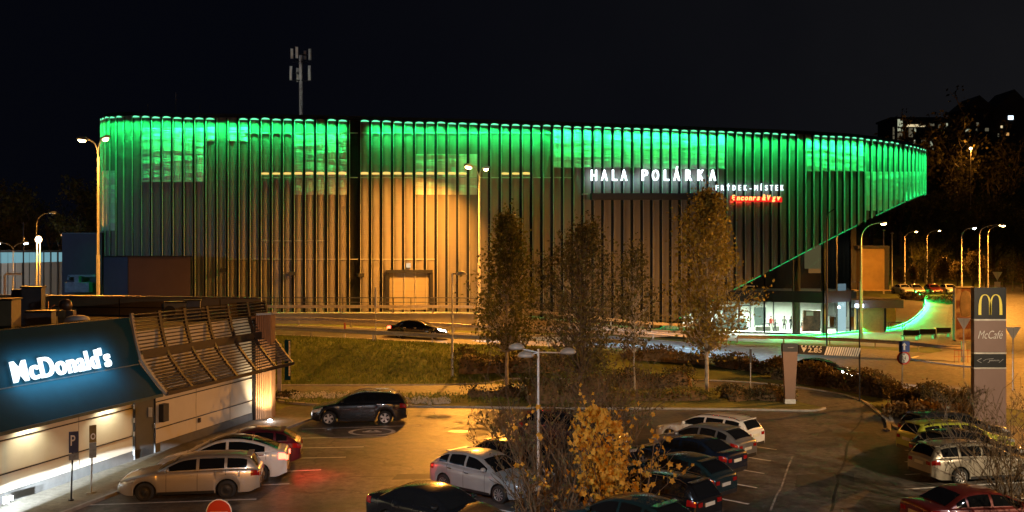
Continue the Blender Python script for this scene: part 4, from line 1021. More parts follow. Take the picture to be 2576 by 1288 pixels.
    for sd in (1,-1):
        for c in (xf, xr):
            key = (r, rim)
            o = obj_mesh(('tyre',key), lambda: wheel_proto(r, rim_m, rim)[0], 'wheel', M_tyre, root)
            o.location = (Lc/2-c, sd*(hw-.125), r); o.rotation_euler = (0, rnd.uniform(0,6), 0 if sd > 0 else PI)
            def mk(): a = wheel_proto(r, rim_m, rim); return a[1]
            obj_mesh(('rim',key), mk, 'rim', M_steelrim if rim == 'steel' else rim_m, o)
            obj_mesh(('disc',key), lambda: wheel_proto(r, rim_m, rim)[2], 'brake_disc', M_dark, o)
    return root
P_silver = paint('paint_silver', (.5,.45,.38), .55, .34); P_white = paint('paint_white', (.72,.72,.71), .0, .3); P_black = paint('paint_black', (.008,.009,.011), .1, .22)
P_maroon = paint('paint_maroon', (.09,.012,.022), .3, .3); P_navy = paint('paint_navy', (.012,.022,.045), .4, .25); P_lightblue = paint('paint_silverblue', (.45,.48,.5), .4, .33)
P_lime = paint('paint_lime', (.33,.36,.04), .1, .32); P_gold = paint('paint_champagne', (.33,.30,.24), .55, .32); P_red = paint('paint_red', (.16,.02,.014), .2, .3); P_grey = paint('paint_grey', (.25,.26,.27), .55, .33)
P_teal = paint('paint_teal', (.015,.045,.055), .4, .25); P_dk = paint('paint_dark_grey', (.035,.036,.04), .5, .28)
def hv(a): return Vector((math.cos(math.radians(a)), math.sin(math.radians(a)), 0))
def car_by_wheel(label, style, pm, wpt, which, hd, side_, **kw):
    """place a car by the ground contact of one wheel (front/rear) on one side (+1 = its left)"""
    s = ST[style]; f = hv(hd); l = Vector((-f.y, f.x, 0)); dd = (s['L']/2 - s['fo']) if which == 'f' else (s['L']/2 - s['fo'] - s['wb'])
    c = Vector(wpt) - f*dd - l*side_*(s['hw']-.12); return car(label, style, pm, c.x, c.y, hd, **kw), c
def car_tail(label, style, pm, x, y, hd, **kw):
    f = hv(hd); c = Vector((x,y,0)) + f*ST[style]['L']/2; return car(label, style, pm, c.x, c.y, hd, **kw)
car_by_wheel('silver estate car with black steel wheels parked nearest the restaurant door', 'wagon', P_silver, W(571,1254), 'r', 188.8, 1, rim='steel', rails=False)
_, c2 = car_by_wheel('white coupe crossover with black glass roof and red brake lights lit', 'coupe_suv', P_white, W(651,1214.5), 'r', 188.8, 1, brake=True, roofm=M_glassd, rim='five')
f = hv(188.8); q_ = c2 - f*2.5; alight('brake_glow', (q_.x,q_.y,.95), -f + Vector((0,0,-.35)), 1.2, .2, 60, (1,.03,.02), 150)
c3 = c2 + Vector((-.39,2.5,0)) - f*.55
car('dark maroon hatchback mostly hidden behind the white crossover', 'hatch', P_maroon, c3.x, c3.y, 188.8)
car_by_wheel('black sport utility car parked alone across the bays by the far kerb', 'suv', P_black, W(968,1069), 'r', 184, 1, rim='five')
_, c5 = car_by_wheel('silver blue hatchback with silver wheel covers nosing into the bare shrub', 'hatch', P_lightblue, W(1119,1237), 'r', -41, -1, rim='ten')
car('dark grey hatchback half hidden behind the silver blue hatchback', 'hatch', P_dk, c5.x+1.3, c5.y+2.2, -41)
c7 = Vector((-2.25,30.2,0)); car('black saloon cut by the bottom edge, below the silver blue hatchback', 'sedan', P_black, c7.x, c7.y, -36)
car('dark brown estate car hidden behind the tall bare shrub and pole', 'suv', P_dk, 2.7, 43.6, -28, rails=True)
HB = 136.5
tails = [(10.4,42.4),(9.45,39.9),(8.45,37.3),(7.25,33.7),(6.1,30.7),(4.85,27.6)]
car_tail('white estate car with roof rails, farthest of the middle row', 'wagon', P_white, *tails[0], HB)
car_tail('silver hatchback parked between the white estate and a navy car', 'hatch', P_grey, *tails[1], HB)
car_tail('navy blue saloon parked next to the silver hatchback of the middle row', 'sedan', P_navy, *tails[2], HB)
car_tail('dark teal hatchback between the navy saloon and the black estate', 'hatch', P_teal, *tails[3], HB)
car_tail('black estate car with chrome window line beside the yellow leaved shrub', 'wagon', P_black, *tails[4], HB)
car_tail('dark blue car at the bottom edge beside the yellow leaved shrub', 'hatch', P_teal, *tails[5], HB)
HR = 12.5; f = hv(HR)
_, c18 = car_by_wheel('champagne estate car with many spoked wheels in the right hand row', 'wagon', P_gold, W(2412.6,1221), 'r', HR, -1, rim='ten')
stp = Vector((.94,2.37,0))
def rr(k, style, back): c = c18 + stp*k - f*back; return c
for k, label, style, pm, back in ((1,'black car squeezed between the champagne estate and the lime car','hatch',P_black,.15),(2,'lime yellow estate car in the right hand row','wagon',P_lime,.55),(3,'dark grey estate car at the far end of the right hand row','wagon',P_dk,.5),(-3.05,'red saloon cut by the bottom edge in the right hand row','sedan',P_red,.35)):
    c = rr(k, style, back); car(label, style, pm, c.x, c.y, HR)
# cars on the road, shown standing
c = Vector((X_at(1052,77.3),77.3,0)); car('black car with lit headlights on the raised road behind the guardrail', 'sedan', P_black, c.x, c.y, -4, z=gh(c.x,c.y)+.03, lights=True, brake=True, group='cars on the road', name='driving_car')
c = W(2070,958); car('black car with lit headlights turning past the height limit bar', 'sedan', P_black, c.x, c.y+.4, -36, z=.03, lights=True, group='cars on the road', name='driving_car')
for o_, (px, py, dd) in ((0,(1052,77.3,-4)),):
    pass
def beam_light(x, y, z, hd, p):
    f = hv(hd); slight('headlight_beam', Vector((x,y,z+.62))+f*2.45, f+Vector((0,0,-.07)), p, (.72,.87,1), 46, .9, .06)
c = Vector((X_at(1052,77.3),77.3,0)); beam_light(c.x, c.y, gh(c.x,c.y), -2, 9000)
c = W(2070,958); beam_light(c.x, c.y+.4, 0, -36, 1800)
# distant car park
for px, pm, lab, hd in ((2272,P_white,'white car leftmost of the row in the distant car park',-88),(2302,P_silver,'silver car second from left in the distant car park',-92),(2347,P_red,'red car in the distant car park',-95),(2388,P_white,'white car beside the red one in the distant car park',-95)):
    Y = 150; x = X_at(px, Y); car(lab, 'hatch', pm, x, Y, hd, z=gh(x,Y), simple=True, group='cars in the distant car park')
# ---------------------------------------------------------------- plants
def leafquad(mb, p, s, r, droop=0.0):
    a = Vector((r.gauss(0,1), r.gauss(0,1), r.gauss(0,1)-droop)).normalized(); b = a.cross(Vector((r.gauss(0,1), r.gauss(0,1), r.gauss(0,1)))).normalized()
    mb.add([p, p+a*s*.5+b*s*.36, p+a*s, p+a*s*.5-b*s*.36], [[0,1,2,3]], False)
def crown_tree(name, label, x, y, h, crown_r, z_lo, nclump, nleaf, lsize, lm, tm, tr=.11, seed=1, group=None, prof=None, spread=.3, cat='tree', z=None):
    r = random.Random(seed); z0 = gh(x,y) if z is None else z; o = thing(name, label, cat, (x,y,z0), 0, group)
    t = MB(); P = [Vector((0,0,-.1))]; 
    for i in range(1,9): P.append(Vector((r.gauss(0,.05)*i*.3, r.gauss(0,.05)*i*.3, h*.93*i/8)))
    t.tube(P, [tr*(1-.11*i) for i in range(9)], 9)
    def trunk_at(zz):
        k = max(0,min(7.999, zz/(h*.93)*8)); i = int(k); return P[i].lerp(P[i+1], k-i)
    lf = MB(); pr = prof or [(0,.35),(.15,.8),(.35,1),(.6,.85),(.85,.5),(1,.12)]
    for c in range(nclump):
        u = r.random()**.9; zz = lerp(z_lo, h, u); R = crown_r*interp(pr, u)*r.uniform(.75,1.12); a = r.uniform(0,2*PI); q = math.sqrt(r.uniform(.05,1))*R*(.88+.26*math.sin(a*2+zz*1.3+seed)+.16*math.sin(a*5-zz*2.3))
        if math.sin(a*3+zz*1.9+seed*2)+math.sin(zz*3.1-a*2) < -1.35: continue
        ctr = Vector((math.cos(a)*q, math.sin(a)*q, zz)); base = trunk_at(max(z_lo*.85, zz - q*r.uniform(.7,1.5)))
        ctr += Vector((base.x, base.y, 0))
        mid = base.lerp(ctr,.5) + Vector((0,0,-.1*q)); t.tube([base, mid, ctr], [.035*(1-.5*u)+.006, .018, .006], 4, False)
        sp = spread*r.uniform(.45,1.25)
        for k in range(int(nleaf*r.choice((.25,.6,.9,1.3,1.5)))): leafquad(lf, ctr + Vector((r.gauss(0,sp), r.gauss(0,sp), r.gauss(0,sp*1.15))), lsize*r.choice((.55,.8,1,1.35)), r, .4)
    t.build('trunk', tm, o); lf.build('crown', lm, o); return o
L_olive = leafmat('leaf_olive', (.04,.045,.012), (.10,.105,.026), (.21,.19,.045))
L_brown = leafmat('leaf_brown', (.09,.078,.015), (.21,.17,.032), (.36,.30,.065))
L_dim = leafmat('leaf_dim', (.036,.036,.014), (.09,.085,.028), (.18,.155,.05))
L_yellow = leafmat('leaf_yellow', (.34,.17,.015), (.58,.32,.03), (.7,.43,.06), 3)
L_hedge = leafmat('leaf_hedge', (.022,.022,.01), (.05,.046,.016), (.11,.095,.03), 2)
L_rust = leafmat('leaf_rust', (.05,.036,.012), (.10,.072,.022), (.17,.125,.035), 2)
pA = W(1275,972); crown_tree('birch_tree', 'dark olive columnar tree with pale trunk left of the double lamp reach', pA.x, pA.y, 10.9, 2.7, 2.6, 380, 26, .20, L_olive, M_barkw, .13, 11, spread=.34, prof=[(0,.45),(.12,.85),(.3,1),(.5,.85),(.7,.5),(.85,.42),(1,.12)])['label'] = 'dark olive columnar tree with pale trunk by the orange lit path'
pB = W(1462,1012); crown_tree('birch_tree', 'wide thinly leaved tree with many upright limbs in the middle', pB.x, pB.y, 10.2, 3.3, 2.0, 430, 20, .18, L_dim, M_bark, .13, 12, spread=.38, prof=[(0,.5),(.2,.8),(.45,1),(.65,.95),(.8,.6),(1,.2)])
pC = W(1778,992); crown_tree('birch_tree', 'tall orange brown columnar tree in front of the red arena sign', pC.x, pC.y, 12.1, 2.8, 3.0, 480, 28, .19, L_brown, M_barkw, .14, 13, spread=.34, prof=[(0,.4),(.12,.85),(.3,1),(.55,.82),(.75,.55),(.9,.4),(1,.12)])
pD = W(1596,1006); crown_tree('young_tree', 'slim young tree with dark crown on a thin pale trunk right of the wide tree', pD.x, pD.y, 8.9, 1.35, 3.2, 120, 22, .17, L_dim, M_barkw, .06, 14, spread=.32)

def stems(mb, base, n, h, sp, r, depth=3, rad=.03, tips=None, lean=None):
    def grow(p, d, ln, rad_, dep):
        k = 4; pts = [p]; 
        for i in range(k):
            d = (d + Vector((r.gauss(0,.12), r.gauss(0,.12), r.gauss(.04,.07)))).normalized(); pts.append(pts[-1]+d*ln/k)
        mb.tube(pts, [max(.0075, lerp(rad_, rad_*.5, i/k)) for i in range(k+1)], 5 if dep > 1 else 3, False)
        if tips is not None and dep <= 2: tips.extend(pts[1:])
        if dep > 0:
            for i in range(r.randint(2,4)):
                j = r.randint(1,k); a = r.uniform(0,2*PI); side_ = Vector((math.cos(a), math.sin(a), r.uniform(-.1,.9)))
                grow(pts[j], (d*.75+side_*.7).normalized(), ln*r.uniform(.4,.7), rad_*.5, dep-1)
    for i in range(n):
        a = r.uniform(0,2*PI); q = r.uniform(0,sp); b = Vector(base)+Vector((math.cos(a)*q, math.sin(a)*q, 0))
        d = Vector((math.cos(a)*.32, math.sin(a)*.32, 1)); 
        if lean: d += Vector(lean)
        grow(b, d.normalized(), h*r.uniform(.4,.75), rad*r.uniform(.7,1.2), depth)
def twig_shrub(name, label, x, y, n, h, sp, seed, leaves=0, lm=None, lsize=.1, z=None, depth=3, rad=.03, tm=None, cat='shrub', group=None, lean=None):
    r = random.Random(seed); o = thing(name, label, cat, (x,y,gh(x,y) if z is None else z), 0, group); mb = MB(); tips = []
    stems(mb, (0,0,-.05), n, h, sp, r, depth, rad, tips, lean); mb.build('branches', tm or M_twig, o)
    if leaves:
        l = MB()
        for k in range(leaves): leafquad(l, r.choice(tips)+Vector((r.gauss(0,.05),r.gauss(0,.05),r.gauss(0,.05))), lsize*r.uniform(.6,1.3), r, .8)
        l.build('leaves', lm or L_dim, o)
    return o
twig_shrub('bare_shrub', 'tall bare many stemmed shrub in the middle of the parking', 1.55, 34.0, 24, 3.9, 1.1, 21, 420, L_dim, .12, rad=.045)
twig_shrub('bare_shrub', 'low spreading bare shrub reaching over the silver blue hatchback', .15, 36.5, 16, 2.7, 1.0, 22, 600, L_olive, .11, rad=.03, lean=(-.3,-.05,0))
twig_shrub('bare_shrub', 'bare shrub stems at the bottom edge left of the thin white pole', .95, 30.6, 16, 2.7, .8, 23, 200, L_dim, .11, rad=.04)
twig_shrub('bare_shrub', 'slim dark bare sapling between the wide tree and the white estate', 4.3, 41.0, 16, 4.3, .8, 24, 500, L_dim, .12, rad=.03)
# the yellow one: thin stems and large lobed leaves
r = random.Random(31); o = thing('yellow_maple_shrub', 'bushy shrub with big yellow leaves in front of the middle row', 'shrub', (2.85,30.6,0)); mb = MB(); tips = []
stems(mb, (0,0,-.05), 16, 3.9, .9, r, 2, .024, tips); mb.build('branches', M_twig, o)
l = MB()
def maple(p, s, r):
    a = Vector((r.gauss(0,.6), r.gauss(-.6,.6), r.gauss(-.8,.5))).normalized(); b = a.cross(Vector((r.gauss(0,1), r.gauss(0,1), r.gauss(0,1)))).normalized(); n = a.cross(b)
    pts = []
    for k in range(10):
        t = -PI*.85 + 2*PI*.85*k/9; q = s*(.55 if k % 2 else .34)*(1.15 if k in (4,5) else 1); pts.append(p + a*(s*.3+math.cos(t)*q) + b*math.sin(t)*q + n*(.12*s*math.cos(2*t)))
    l.add([p]+pts, [[0,i,i+1] for i in range(1,10)], False)
for k in range(1250):
    u = r.random(); zz = lerp(.2, 3.75, u**.9); R = interp([(0,1.35),(.3,1.35),(.6,1.0),(.8,.75),(1,.4)], u)
    a = r.uniform(0,2*PI); R *= .72+.42*math.sin(a*2+zz*2.2+.6)+.14*math.sin(a*3-zz*4); q = R*math.sqrt(r.random()); p = Vector((math.cos(a)*q*.9+.25-(.5*S(.35,1,u)), math.sin(a)*q*.8, zz))
    if math.sin(p.x*5+p.z*4)+math.sin(p.y*6-p.z*3.3+1) < -.15: continue
    maple(p, r.uniform(.12,.24), r)
for k in range(900): maple(r.choice(tips)+Vector((r.gauss(0,.08),r.gauss(0,.08),r.gauss(0,.08))), r.uniform(.09,.21), r)
l.build('leaves', L_yellow, o)
twig_shrub('bare_shrub', 'bare shrub with a few brown leaves in front of the tall brand totem', 15.5, 30.2, 16, 4.0, .9, 41, 420, L_rust, .09, rad=.026)
twig_shrub('bare_shrub', 'bare shrub over the champagne estate at the right picture edge', 16.9, 32.5, 12, 3.8, .9, 42, 380, L_rust, .09, rad=.026)
twig_shrub('bare_shrub', 'bare shrub at the bottom right corner over the red saloon', 14.9, 27.6, 9, 2.0, .5, 43, 240, L_rust, .08, rad=.022)
twig_shrub('bare_shrub', 'bush with reddish twigs at the foot of the tall brand totem', 21.4, 47.5, 14, 2.0, .9, 44, 400, L_rust, .09, rad=.02)

def hedge(name, label, pts, w, h, n, lm, seed, ls=.13, jag=.25, cat='hedge', group=None):
    """clipped hedge or shrub bed along a line: a core of dark twigs with leaves over its rounded body"""
    r = random.Random(seed); P = densify(smooth_line(pts, 6), .5) if len(pts) > 2 else densify(pts, .5); p0 = P[0]; o = thing(name, label, cat, (p0.x,p0.y,gh(p0.x,p0.y)), 0, group)
    core = MB(); rows = []
    for i, p in enumerate(P):
        a = P[max(i-1,0)]; b = P[min(i+1,len(P)-1)]; t = (b-a); t.z = 0; t.normalize(); nn = Vector((-t.y,t.x,0)); z = gh(p.x,p.y); k = (.8+.2*math.sin(i*.9+seed))*(.72 if i in (0,len(P)-1) else 1)
        row = []
        for j in range(9):
            an = PI*j/8; row.append(Vector((p.x,p.y,z)) + nn*(math.cos(an)*w*.42*k) + Vector((0,0,h*.84*k*math.sin(an)**.6)))
        rows.append(row)
    core.grid(rows, True); core.build('core', M_twig, o, True)
    l = MB()
    for q in range(n):
        i = r.randrange(len(P)); p = P[i]; a = P[max(i-1,0)]; b = P[min(i+1,len(P)-1)]; t = (b-a); t.z = 0; t.normalize(); nn = Vector((-t.y,t.x,0))
        k = .8+.2*math.sin(i*.9+seed) + r.gauss(0,jag*.25); an = r.uniform(0,PI); z = gh(p.x,p.y)
        c = Vector((p.x,p.y,z)) + t*r.uniform(-.4,.4) + nn*(math.cos(an)*w*.5*k) + Vector((0,0,h*k*math.sin(an)**.6))
        leafquad(l, c, ls*r.uniform(.6,1.4), r, -.3)
    l.build('leaves', lm, o, True); return o
def HP(*px): return [W(a,b) for a,b in px]
hedge('hedge', 'dark shrub mass on the grass bank beside the thin lamp post', [(-3.6,68.0),(0,68.2),(3.5,69.2)], 3.6, 1.5, 2600, L_hedge, 51, .16)
hedge('hedge', 'small dark bush at the foot of the pale trunked tree', [(-2.6,58.8),(-.3,58.8),(.8,59)], 1.6, .8, 700, L_hedge, 52)
hedge('hedge', 'ragged brown hedge along the raised road left of the tall brown tree', [(8.2,72.2),(11,72.6),(14.2,72.6)], 1.6, 1.1, 1800, L_rust, 53, .15)
hedge('hedge', 'ragged brown hedge along the road right of the tall brown tree', [(14.8,72.4),(17,71.8),(19,70.4)], 1.6, 1.15, 1700, L_rust, 54, .15)
hedge('hedge', 'boxy dark hedge between the wide tree and the drive lane', [(6.3,62.6),(8.5,62.9),(11.3,63.2)], 1.7, 1.35, 2400, L_hedge, 55, .13)
hedge('hedge', 'low mixed ground bushes on the verge left of the tall brown tree', [(4.6,57.3),(8,57.6),(11.3,57.9)], 1.9, .75, 2000, L_olive, 56, .13)
hedge('hedge', 'low dark bushes on the verge between the brown tree and the height bar pillar', [(12.3,57.6),(14.2,57.9),(16.1,57.6)], 2.3, .9, 2000, L_hedge, 57, .13)
hedge('hedge', 'long brown hedge between the drive lane and the orange lit road', [(18.2,68.4),(19.6,66.2),(21.2,62.6),(22.6,58.6)], 2.1, 1.35, 5200, L_rust, 58, .15)
hedge('hedge', 'rounded brown hedge behind the round weight limit sign', [(21.2,55.6),(23.2,55.0),(24.7,53.6)], 2.0, 1.35, 3600, L_rust, 59, .13)
hedge('hedge', 'dry grassy shrub bed in the kerbed corner by the far dark estate', [(20.0,52.2),(21.6,51.2),(22.6,50.2)], 2.2, .7, 2200, leafmat('leaf_straw', (.07,.045,.018), (.15,.095,.035), (.24,.15,.06), 3), 60, .2, .8)
hedge('hedge', 'low dark hedge in front of the distant car park', [(X_at(2268,141),141),(X_at(2330,139),139),(X_at(2400,136),136)], 1.6, 1.0, 900, L_hedge, 61, .25)
hedge('hedge', 'tall bare shrubbery behind the shrub cluster in the middle of the parking', [(.8,56.8),(3,57),(5.6,57.2)], 2.4, 1.9, 3200, L_dim, 62, .15, .9)
hedge('hedge', 'dark clipped hedge below the lit low hall at far left', [(X_at(-40,88),88),(X_at(60,88),88),(X_at(150,89),89)], 2, 2.2, 1500, L_hedge, 63, .25)
hedge('hedge', 'dark shrubs beside the sign post left of the grass verge stones', [(-15.8,58.8),(-13.0,58.6)], 1.4, .6, 500, L_hedge, 64)

# grass blades on the bank: nobody could count them
r = random.Random(5); gb = MB()
for k in range(26000):
    x = r.uniform(-24, 7); y = r.uniform(64.8, 73.6) if r.random() < .86 else r.uniform(56.2, 60.2)
    if y < 60.3 and x < -13: continue
    z = gh(x,y) + (.1 if y < 61 else 0); hh = r.uniform(.08,.24); a = r.uniform(0,PI); dx, dy = math.cos(a)*.035, math.sin(a)*.035
    lx, ly = r.gauss(0,.08), r.gauss(0,.08)
    gb.add([(x-dx,y-dy,z-.02),(x+dx,y+dy,z-.02),(x+lx,y+ly,z+hh)], [[0,1,2]], False)
o = gb.build('grass', leafmat('grass_blade', (.06,.08,.014), (.14,.185,.03), (.25,.29,.05), .5)); o['kind'] = 'stuff'; o['label'] = 'short rough grass on the bank below the road'
gr = MB()
for k in range(900):
    if r.random() < .55: px, py = r.uniform(694,880), 1000+r.gauss(0,3.2)
    else: px, py = r.uniform(1000,1132), 1017+r.gauss(0,2.6)-(1066-px)*.02
    p = W(px,py); s = r.uniform(.05,.16); q = MB(); 
    vs = [Vector((s*r.uniform(.7,1.2)*x, s*r.uniform(.7,1.2)*y_, s*.7*z)) for x,y_,z in ((1,0,0),(0,1,0),(-1,0,0),(0,-1,0),(0,0,1))]
    gr.add([p+v+Vector((0,0,.12)) for v in vs], [[0,1,4],[1,2,4],[2,3,4],[3,0,4]], False)
o = gr.build('gravel', mat('white_stone', (.6,.58,.52), .8, var=.3, scale=8)); o['kind'] = 'stuff'; o['label'] = 'line of white stones edging the grass verge'

# ---- background trees
def far_tree_proto(name, seed, h, r0, leaves, lm):
    r = random.Random(seed); o = thing(name, 'x x x x', 'tree'); t = MB(); tips = []
    t.tube([(0,0,-.3),(r.gauss(0,.1),0,h*.3),(r.gauss(0,.25),r.gauss(0,.2),h*.6)], [.24,.18,.1], 6, False)
    for k in range(13):
        z = lerp(h*.14, h*.6, k/12); a = r.uniform(0,2*PI); stems(t, (0,0,z), 1, h*.55*(1-.35*k/12), .05, r, 2, .09, tips, (math.cos(a)*.8, math.sin(a)*.8, 0))
    t.build('trunk', M_bark, o); l = MB()
    for k in range(leaves): leafquad(l, r.choice(tips)+Vector((r.gauss(0,.35),r.gauss(0,.35),r.gauss(0,.35))), .34*r.uniform(.5,1.2), r)
    l.build('crown', lm, o); return o
FT = [far_tree_proto('bare_tree', 71, 11, .2, 900, L_dim), far_tree_proto('leafy_tree', 72, 11, .2, 2600, L_olive), far_tree_proto('bushy_tree', 73, 6.5, .2, 2400, L_rust)]
used = [False]*3
def far(kind, px, Y, py_top, label, group, ry=0):
    x = X_at(px, Y); z = gh(x, Y); hh = Z_at(py_top, Y) - z; base = (11,11,6.5)[kind]
    o = FT[kind] if not used[kind] else copy_tree(FT[kind]); used[kind] = True
    o.location = (x, Y, z); s = max(.25, hh/(base*1.02)); o.scale = (s*rnd.uniform(.85,1.15), s*rnd.uniform(.85,1.15), s); o.rotation_euler = (0,0,rnd.uniform(0,6)); o['label'] = label; o['group'] = group; return o
G1 = 'dark trees behind the low hall at left'
for i, (k, px, Y, pt, lab) in enumerate(((1,18,150,420,'leafy dark tree at the left picture edge behind the low hall'),(1,75,158,470,'leafy dark tree between the left edge tree and the lit globe lamp'),(0,128,150,490,'bare dark tree just right of the tall unlit lamp at left'),(1,172,140,520,'brownish leafy tree above the dark blue annex'),(1,222,150,425,'tall leafy tree right behind the double headed lamp post'),(0,255,146,480,'bare tree against the left corner of the arena'),(1,48,146,560,'short leafy tree above the glowing band of the low hall'))):
    far(k, px, Y, pt, lab, G1)
G2 = 'autumn bushes beyond the distant car park'
for k, px, Y, pt, lab in ((2,2262,168,668,'brown bush directly behind the ochre stair tower'),(2,2296,174,662,'brown bush above the silver car of the distant car park'),(0,2335,170,628,'bare tree above the red car of the distant car park'),(2,2372,172,640,'orange lit bush above the white car beside the red one'),(2,2408,178,655,'orange lit bush left of the billboard top'),(2,2447,176,628,'orange lit bush behind the totem'),(2,2478,182,640,'orange lit bush between the two tall lamp posts'),(2,2524,166,650,'orange lit bush right of the give way sign'),(0,2548,160,622,'bare tree at the right picture edge beside the road'),(2,2572,158,655,'orange lit bush at the right picture edge'),(2,2230,160,690,'low brown bush against the stair tower wall')):
    far(k, px, Y, pt, lab, G2)
G3 = 'dark trees on the hillside'
names = ['behind the arena nose','left of the lit hillside block','in front of the lit hillside block, left','in front of the lit hillside block, right','tallest on the hillside','between the block and the gabled house','below the gabled house','below the bright blue window','above the hillside street lamp','at the right edge of the hillside']
for i, (px, Y, pt) in enumerate(((2190,235,345),(2238,245,275),(2262,232,300),(2300,232,290),(2362,240,215),(2400,236,275),(2440,232,330),(2490,236,350),(2425,228,395),(2556,236,300))):
    far(0, px, Y, pt, 'bare dark tree on the hillside, ' + names[i], G3)
small = ['under the arena nose','right of the arena nose','above the first far lamp','above the second far lamp','above the tall far lamp','over the twin far lamps','at the far right below the windows','left of the twin far lamps']
for i, (px, Y, pt) in enumerate(((2330,200,470),(2365,205,460),(2300,195,560),(2345,198,545),(2410,205,480),(2500,205,470),(2560,200,500),(2455,208,520))):
    far(1, px, Y, pt, 'leafy dark tree low on the hillside, ' + small[i], G3)

# ---- hillside houses with lit windows
def house(name, label, px0, px1, Y, py0, py1, wins, m, gable=None, cat='building'):
    x0, x1 = X_at(px0,Y), X_at(px1,Y); z0, z1 = Z_at(py1,Y), Z_at(py0,Y); o = thing(name, label, cat, (x0,Y,z0))
    d = MB(); d.box(((x0+x1)/2, Y+5, (z0-8+z1)/2), (x1-x0, 10, z1-z0+8)); d.build('wall', m, o, True)
    d = MB()
    if gable:
        xm = (x0+x1)/2; zt = Z_at(gable,Y); d.add([(x0-.5,Y-.4,z1),(x1+.5,Y-.4,z1),(xm,Y-.4,zt),(x0-.5,Y+10.4,z1),(x1+.5,Y+10.4,z1),(xm,Y+10.4,zt)], [[0,1,2],[3,5,4],[0,2,5,3],[1,4,5,2]], False)
    else: d.box(((x0+x1)/2, Y+5, z1+.25), (x1-x0+.8, 10.8, .5))
    d.build('roof', M_hallin, o, True)
    for a, b, c, e, mm in wins:
        d = MB(); d.box((X_at((a+c)/2,Y), Y-.04, Z_at((b+e)/2,Y)), ((c-a)/F*Y, .08, (e-b)/F*Y)); d.build('window', mm, o, True)
WW = emit('window_warm', (1,.8,.45), .8); WP = emit('window_pale', (.9,.95,.65), .4); WB = emit('window_blue', (.7,.85,1), 2.5); WO = emit('window_orange', (1,.5,.15), .6); WD_ = emit('window_dim', (.8,.7,.45), .12)
M_house = mat('house_wall', (.05,.047,.043), .8, var=.2)
house('hillside_block', 'long flat roofed block on the hill with pale lit windows behind bare trees', 2243, 2395, 262, 300, 400, [(2258,300,2271,330,WP),(2258,334,2270,352,WD_),(2279,313,2312,319,WW),(2315,312,2327,319,WW),(2286,322,2296,345,WD_),(2300,322,2304,332,WP),(2338,311,2350,317,WD_),(2360,312,2366,322,WD_),(2376,310,2384,324,WP),(2340,350,2347,385,WP),(2295,352,2302,362,WP),(2318,352,2330,358,WD_),(2246,320,2250,350,WD_)], M_house)
house('gabled_house', 'dark gabled house on the hilltop with small lit windows', 2425, 2500, 270, 275, 345, [(2478,322,2487,330,WD_),(2417+12,325,2440,332,WP),(2456,308,2462,316,WD_),(2455,324,2459,331,WD_)], M_house, 240)
house('gabled_house', 'dark house at the right edge with one bright blue white window', 2500, 2600, 268, 280, 350, [(2536,291,2549,301,WB),(2517,316,2522,322,WW),(2531,334,2538,341,WO),(2510,336,2513,344,WD_)], M_house, 225)
p = (X_at(2442,225), 225, Z_at(373,225)); o = thing('hillside_lamp', 'single orange street lamp glowing among trees on the hillside', 'street lamp', (p[0],p[1],gh(p[0],p[1])))
d = MB(); d.tube([(0,0,0),(0,0,p[2]-gh(p[0],p[1]))], .08, 6); d.build('pole', M_galv, o); d = MB(); d.lathe([(0,-.3),(.3,-.2),(.35,0),(.2,.2),(0,.25)], (0,0,p[2]-gh(p[0],p[1]))); d.build('lamp_head', emit('hill_lamp', (1,.6,.25), 14), o)
plight('hill_lamp_light', (p[0],p[1]-.8,p[2]-.3), 2500, SOD, .3)
# ---------------------------------------------------------------- lamps
def lamp_head(mb_h, mb_l, c, d, s=1.0):
    d = Vector(d).normalized(); u = Vector((0,0,1)); sd = d.cross(u)
    mb_h.beam(c, c+d*.62*s, .26*s, .13*s); mb_h.beam(c+d*.1*s+u*.08*s, c+d*.5*s+u*.08*s, .18*s, .07*s)
    q = c + d*.36*s - u*.10*s
    rows = []
    for k in range(5):
        a = k/4*PI/2; rows.append([q + d*math.cos(t)*.24*s*math.cos(a) + sd*math.sin(t)*.12*s*math.cos(a) - u*.13*s*math.sin(a) for t in [2*PI*j/14 for j in range(14)]])
    mb_l.grid(rows, True, True)
def street_lamp(label, x, y, z, h, arms, lens=M_sodium, power=0, group='street lamps', r0=.11, m=M_polew, col=SOD, s=1.0, rise=1.2, aim=(0,0,-1), cone=168):
    o = thing('street_lamp', label, 'street lamp', (x,y,z), 0, group)
    d = MB(); d.tube([(0,0,-.2),(0,0,1.2),(0,0,1.25),(0,0,h*.42),(0,0,h*.42+.05),(0,0,h-rise)], [r0*1.5,r0*1.5,r0*1.2,r0*1.1,r0*.8,r0*.6], 12); d.build('pole', m, o)
    for (dx, dy) in arms:
        ln = math.hypot(dx,dy); u = Vector((dx,dy,0))/ln; d = MB()
        pts = [Vector((0,0,h-rise))] + [Vector((0,0,h-rise)) + u*ln*(1-math.cos(t))*.9 + Vector((0,0,rise*math.sin(t))) for t in (.3,.6,.9,1.2,1.45)] + [u*ln + Vector((0,0,h+.05))]
        d.tube(pts, r0*.42, 8); d.build('arm', m, o)
        hd, ls = MB(), MB(); lamp_head(hd, ls, u*ln+Vector((0,0,h+.05)), u + Vector((0,0,.12)), s); hd.build('lamp_head', M_galv, o)
        lo = ls.build('lens', lens, o)
        if power:
            slight('street_lamp_light', Vector((x,y,z+h-.28)) + u*(ln+.36*s), aim, power, col, cone, .5, .16)
    return o
def bylamp(px, Y, py_top, z=None):
    x = X_at(px,Y); z = gh(x,Y) if z is None else z; return x, Y, z, Z_at(py_top,Y)-z
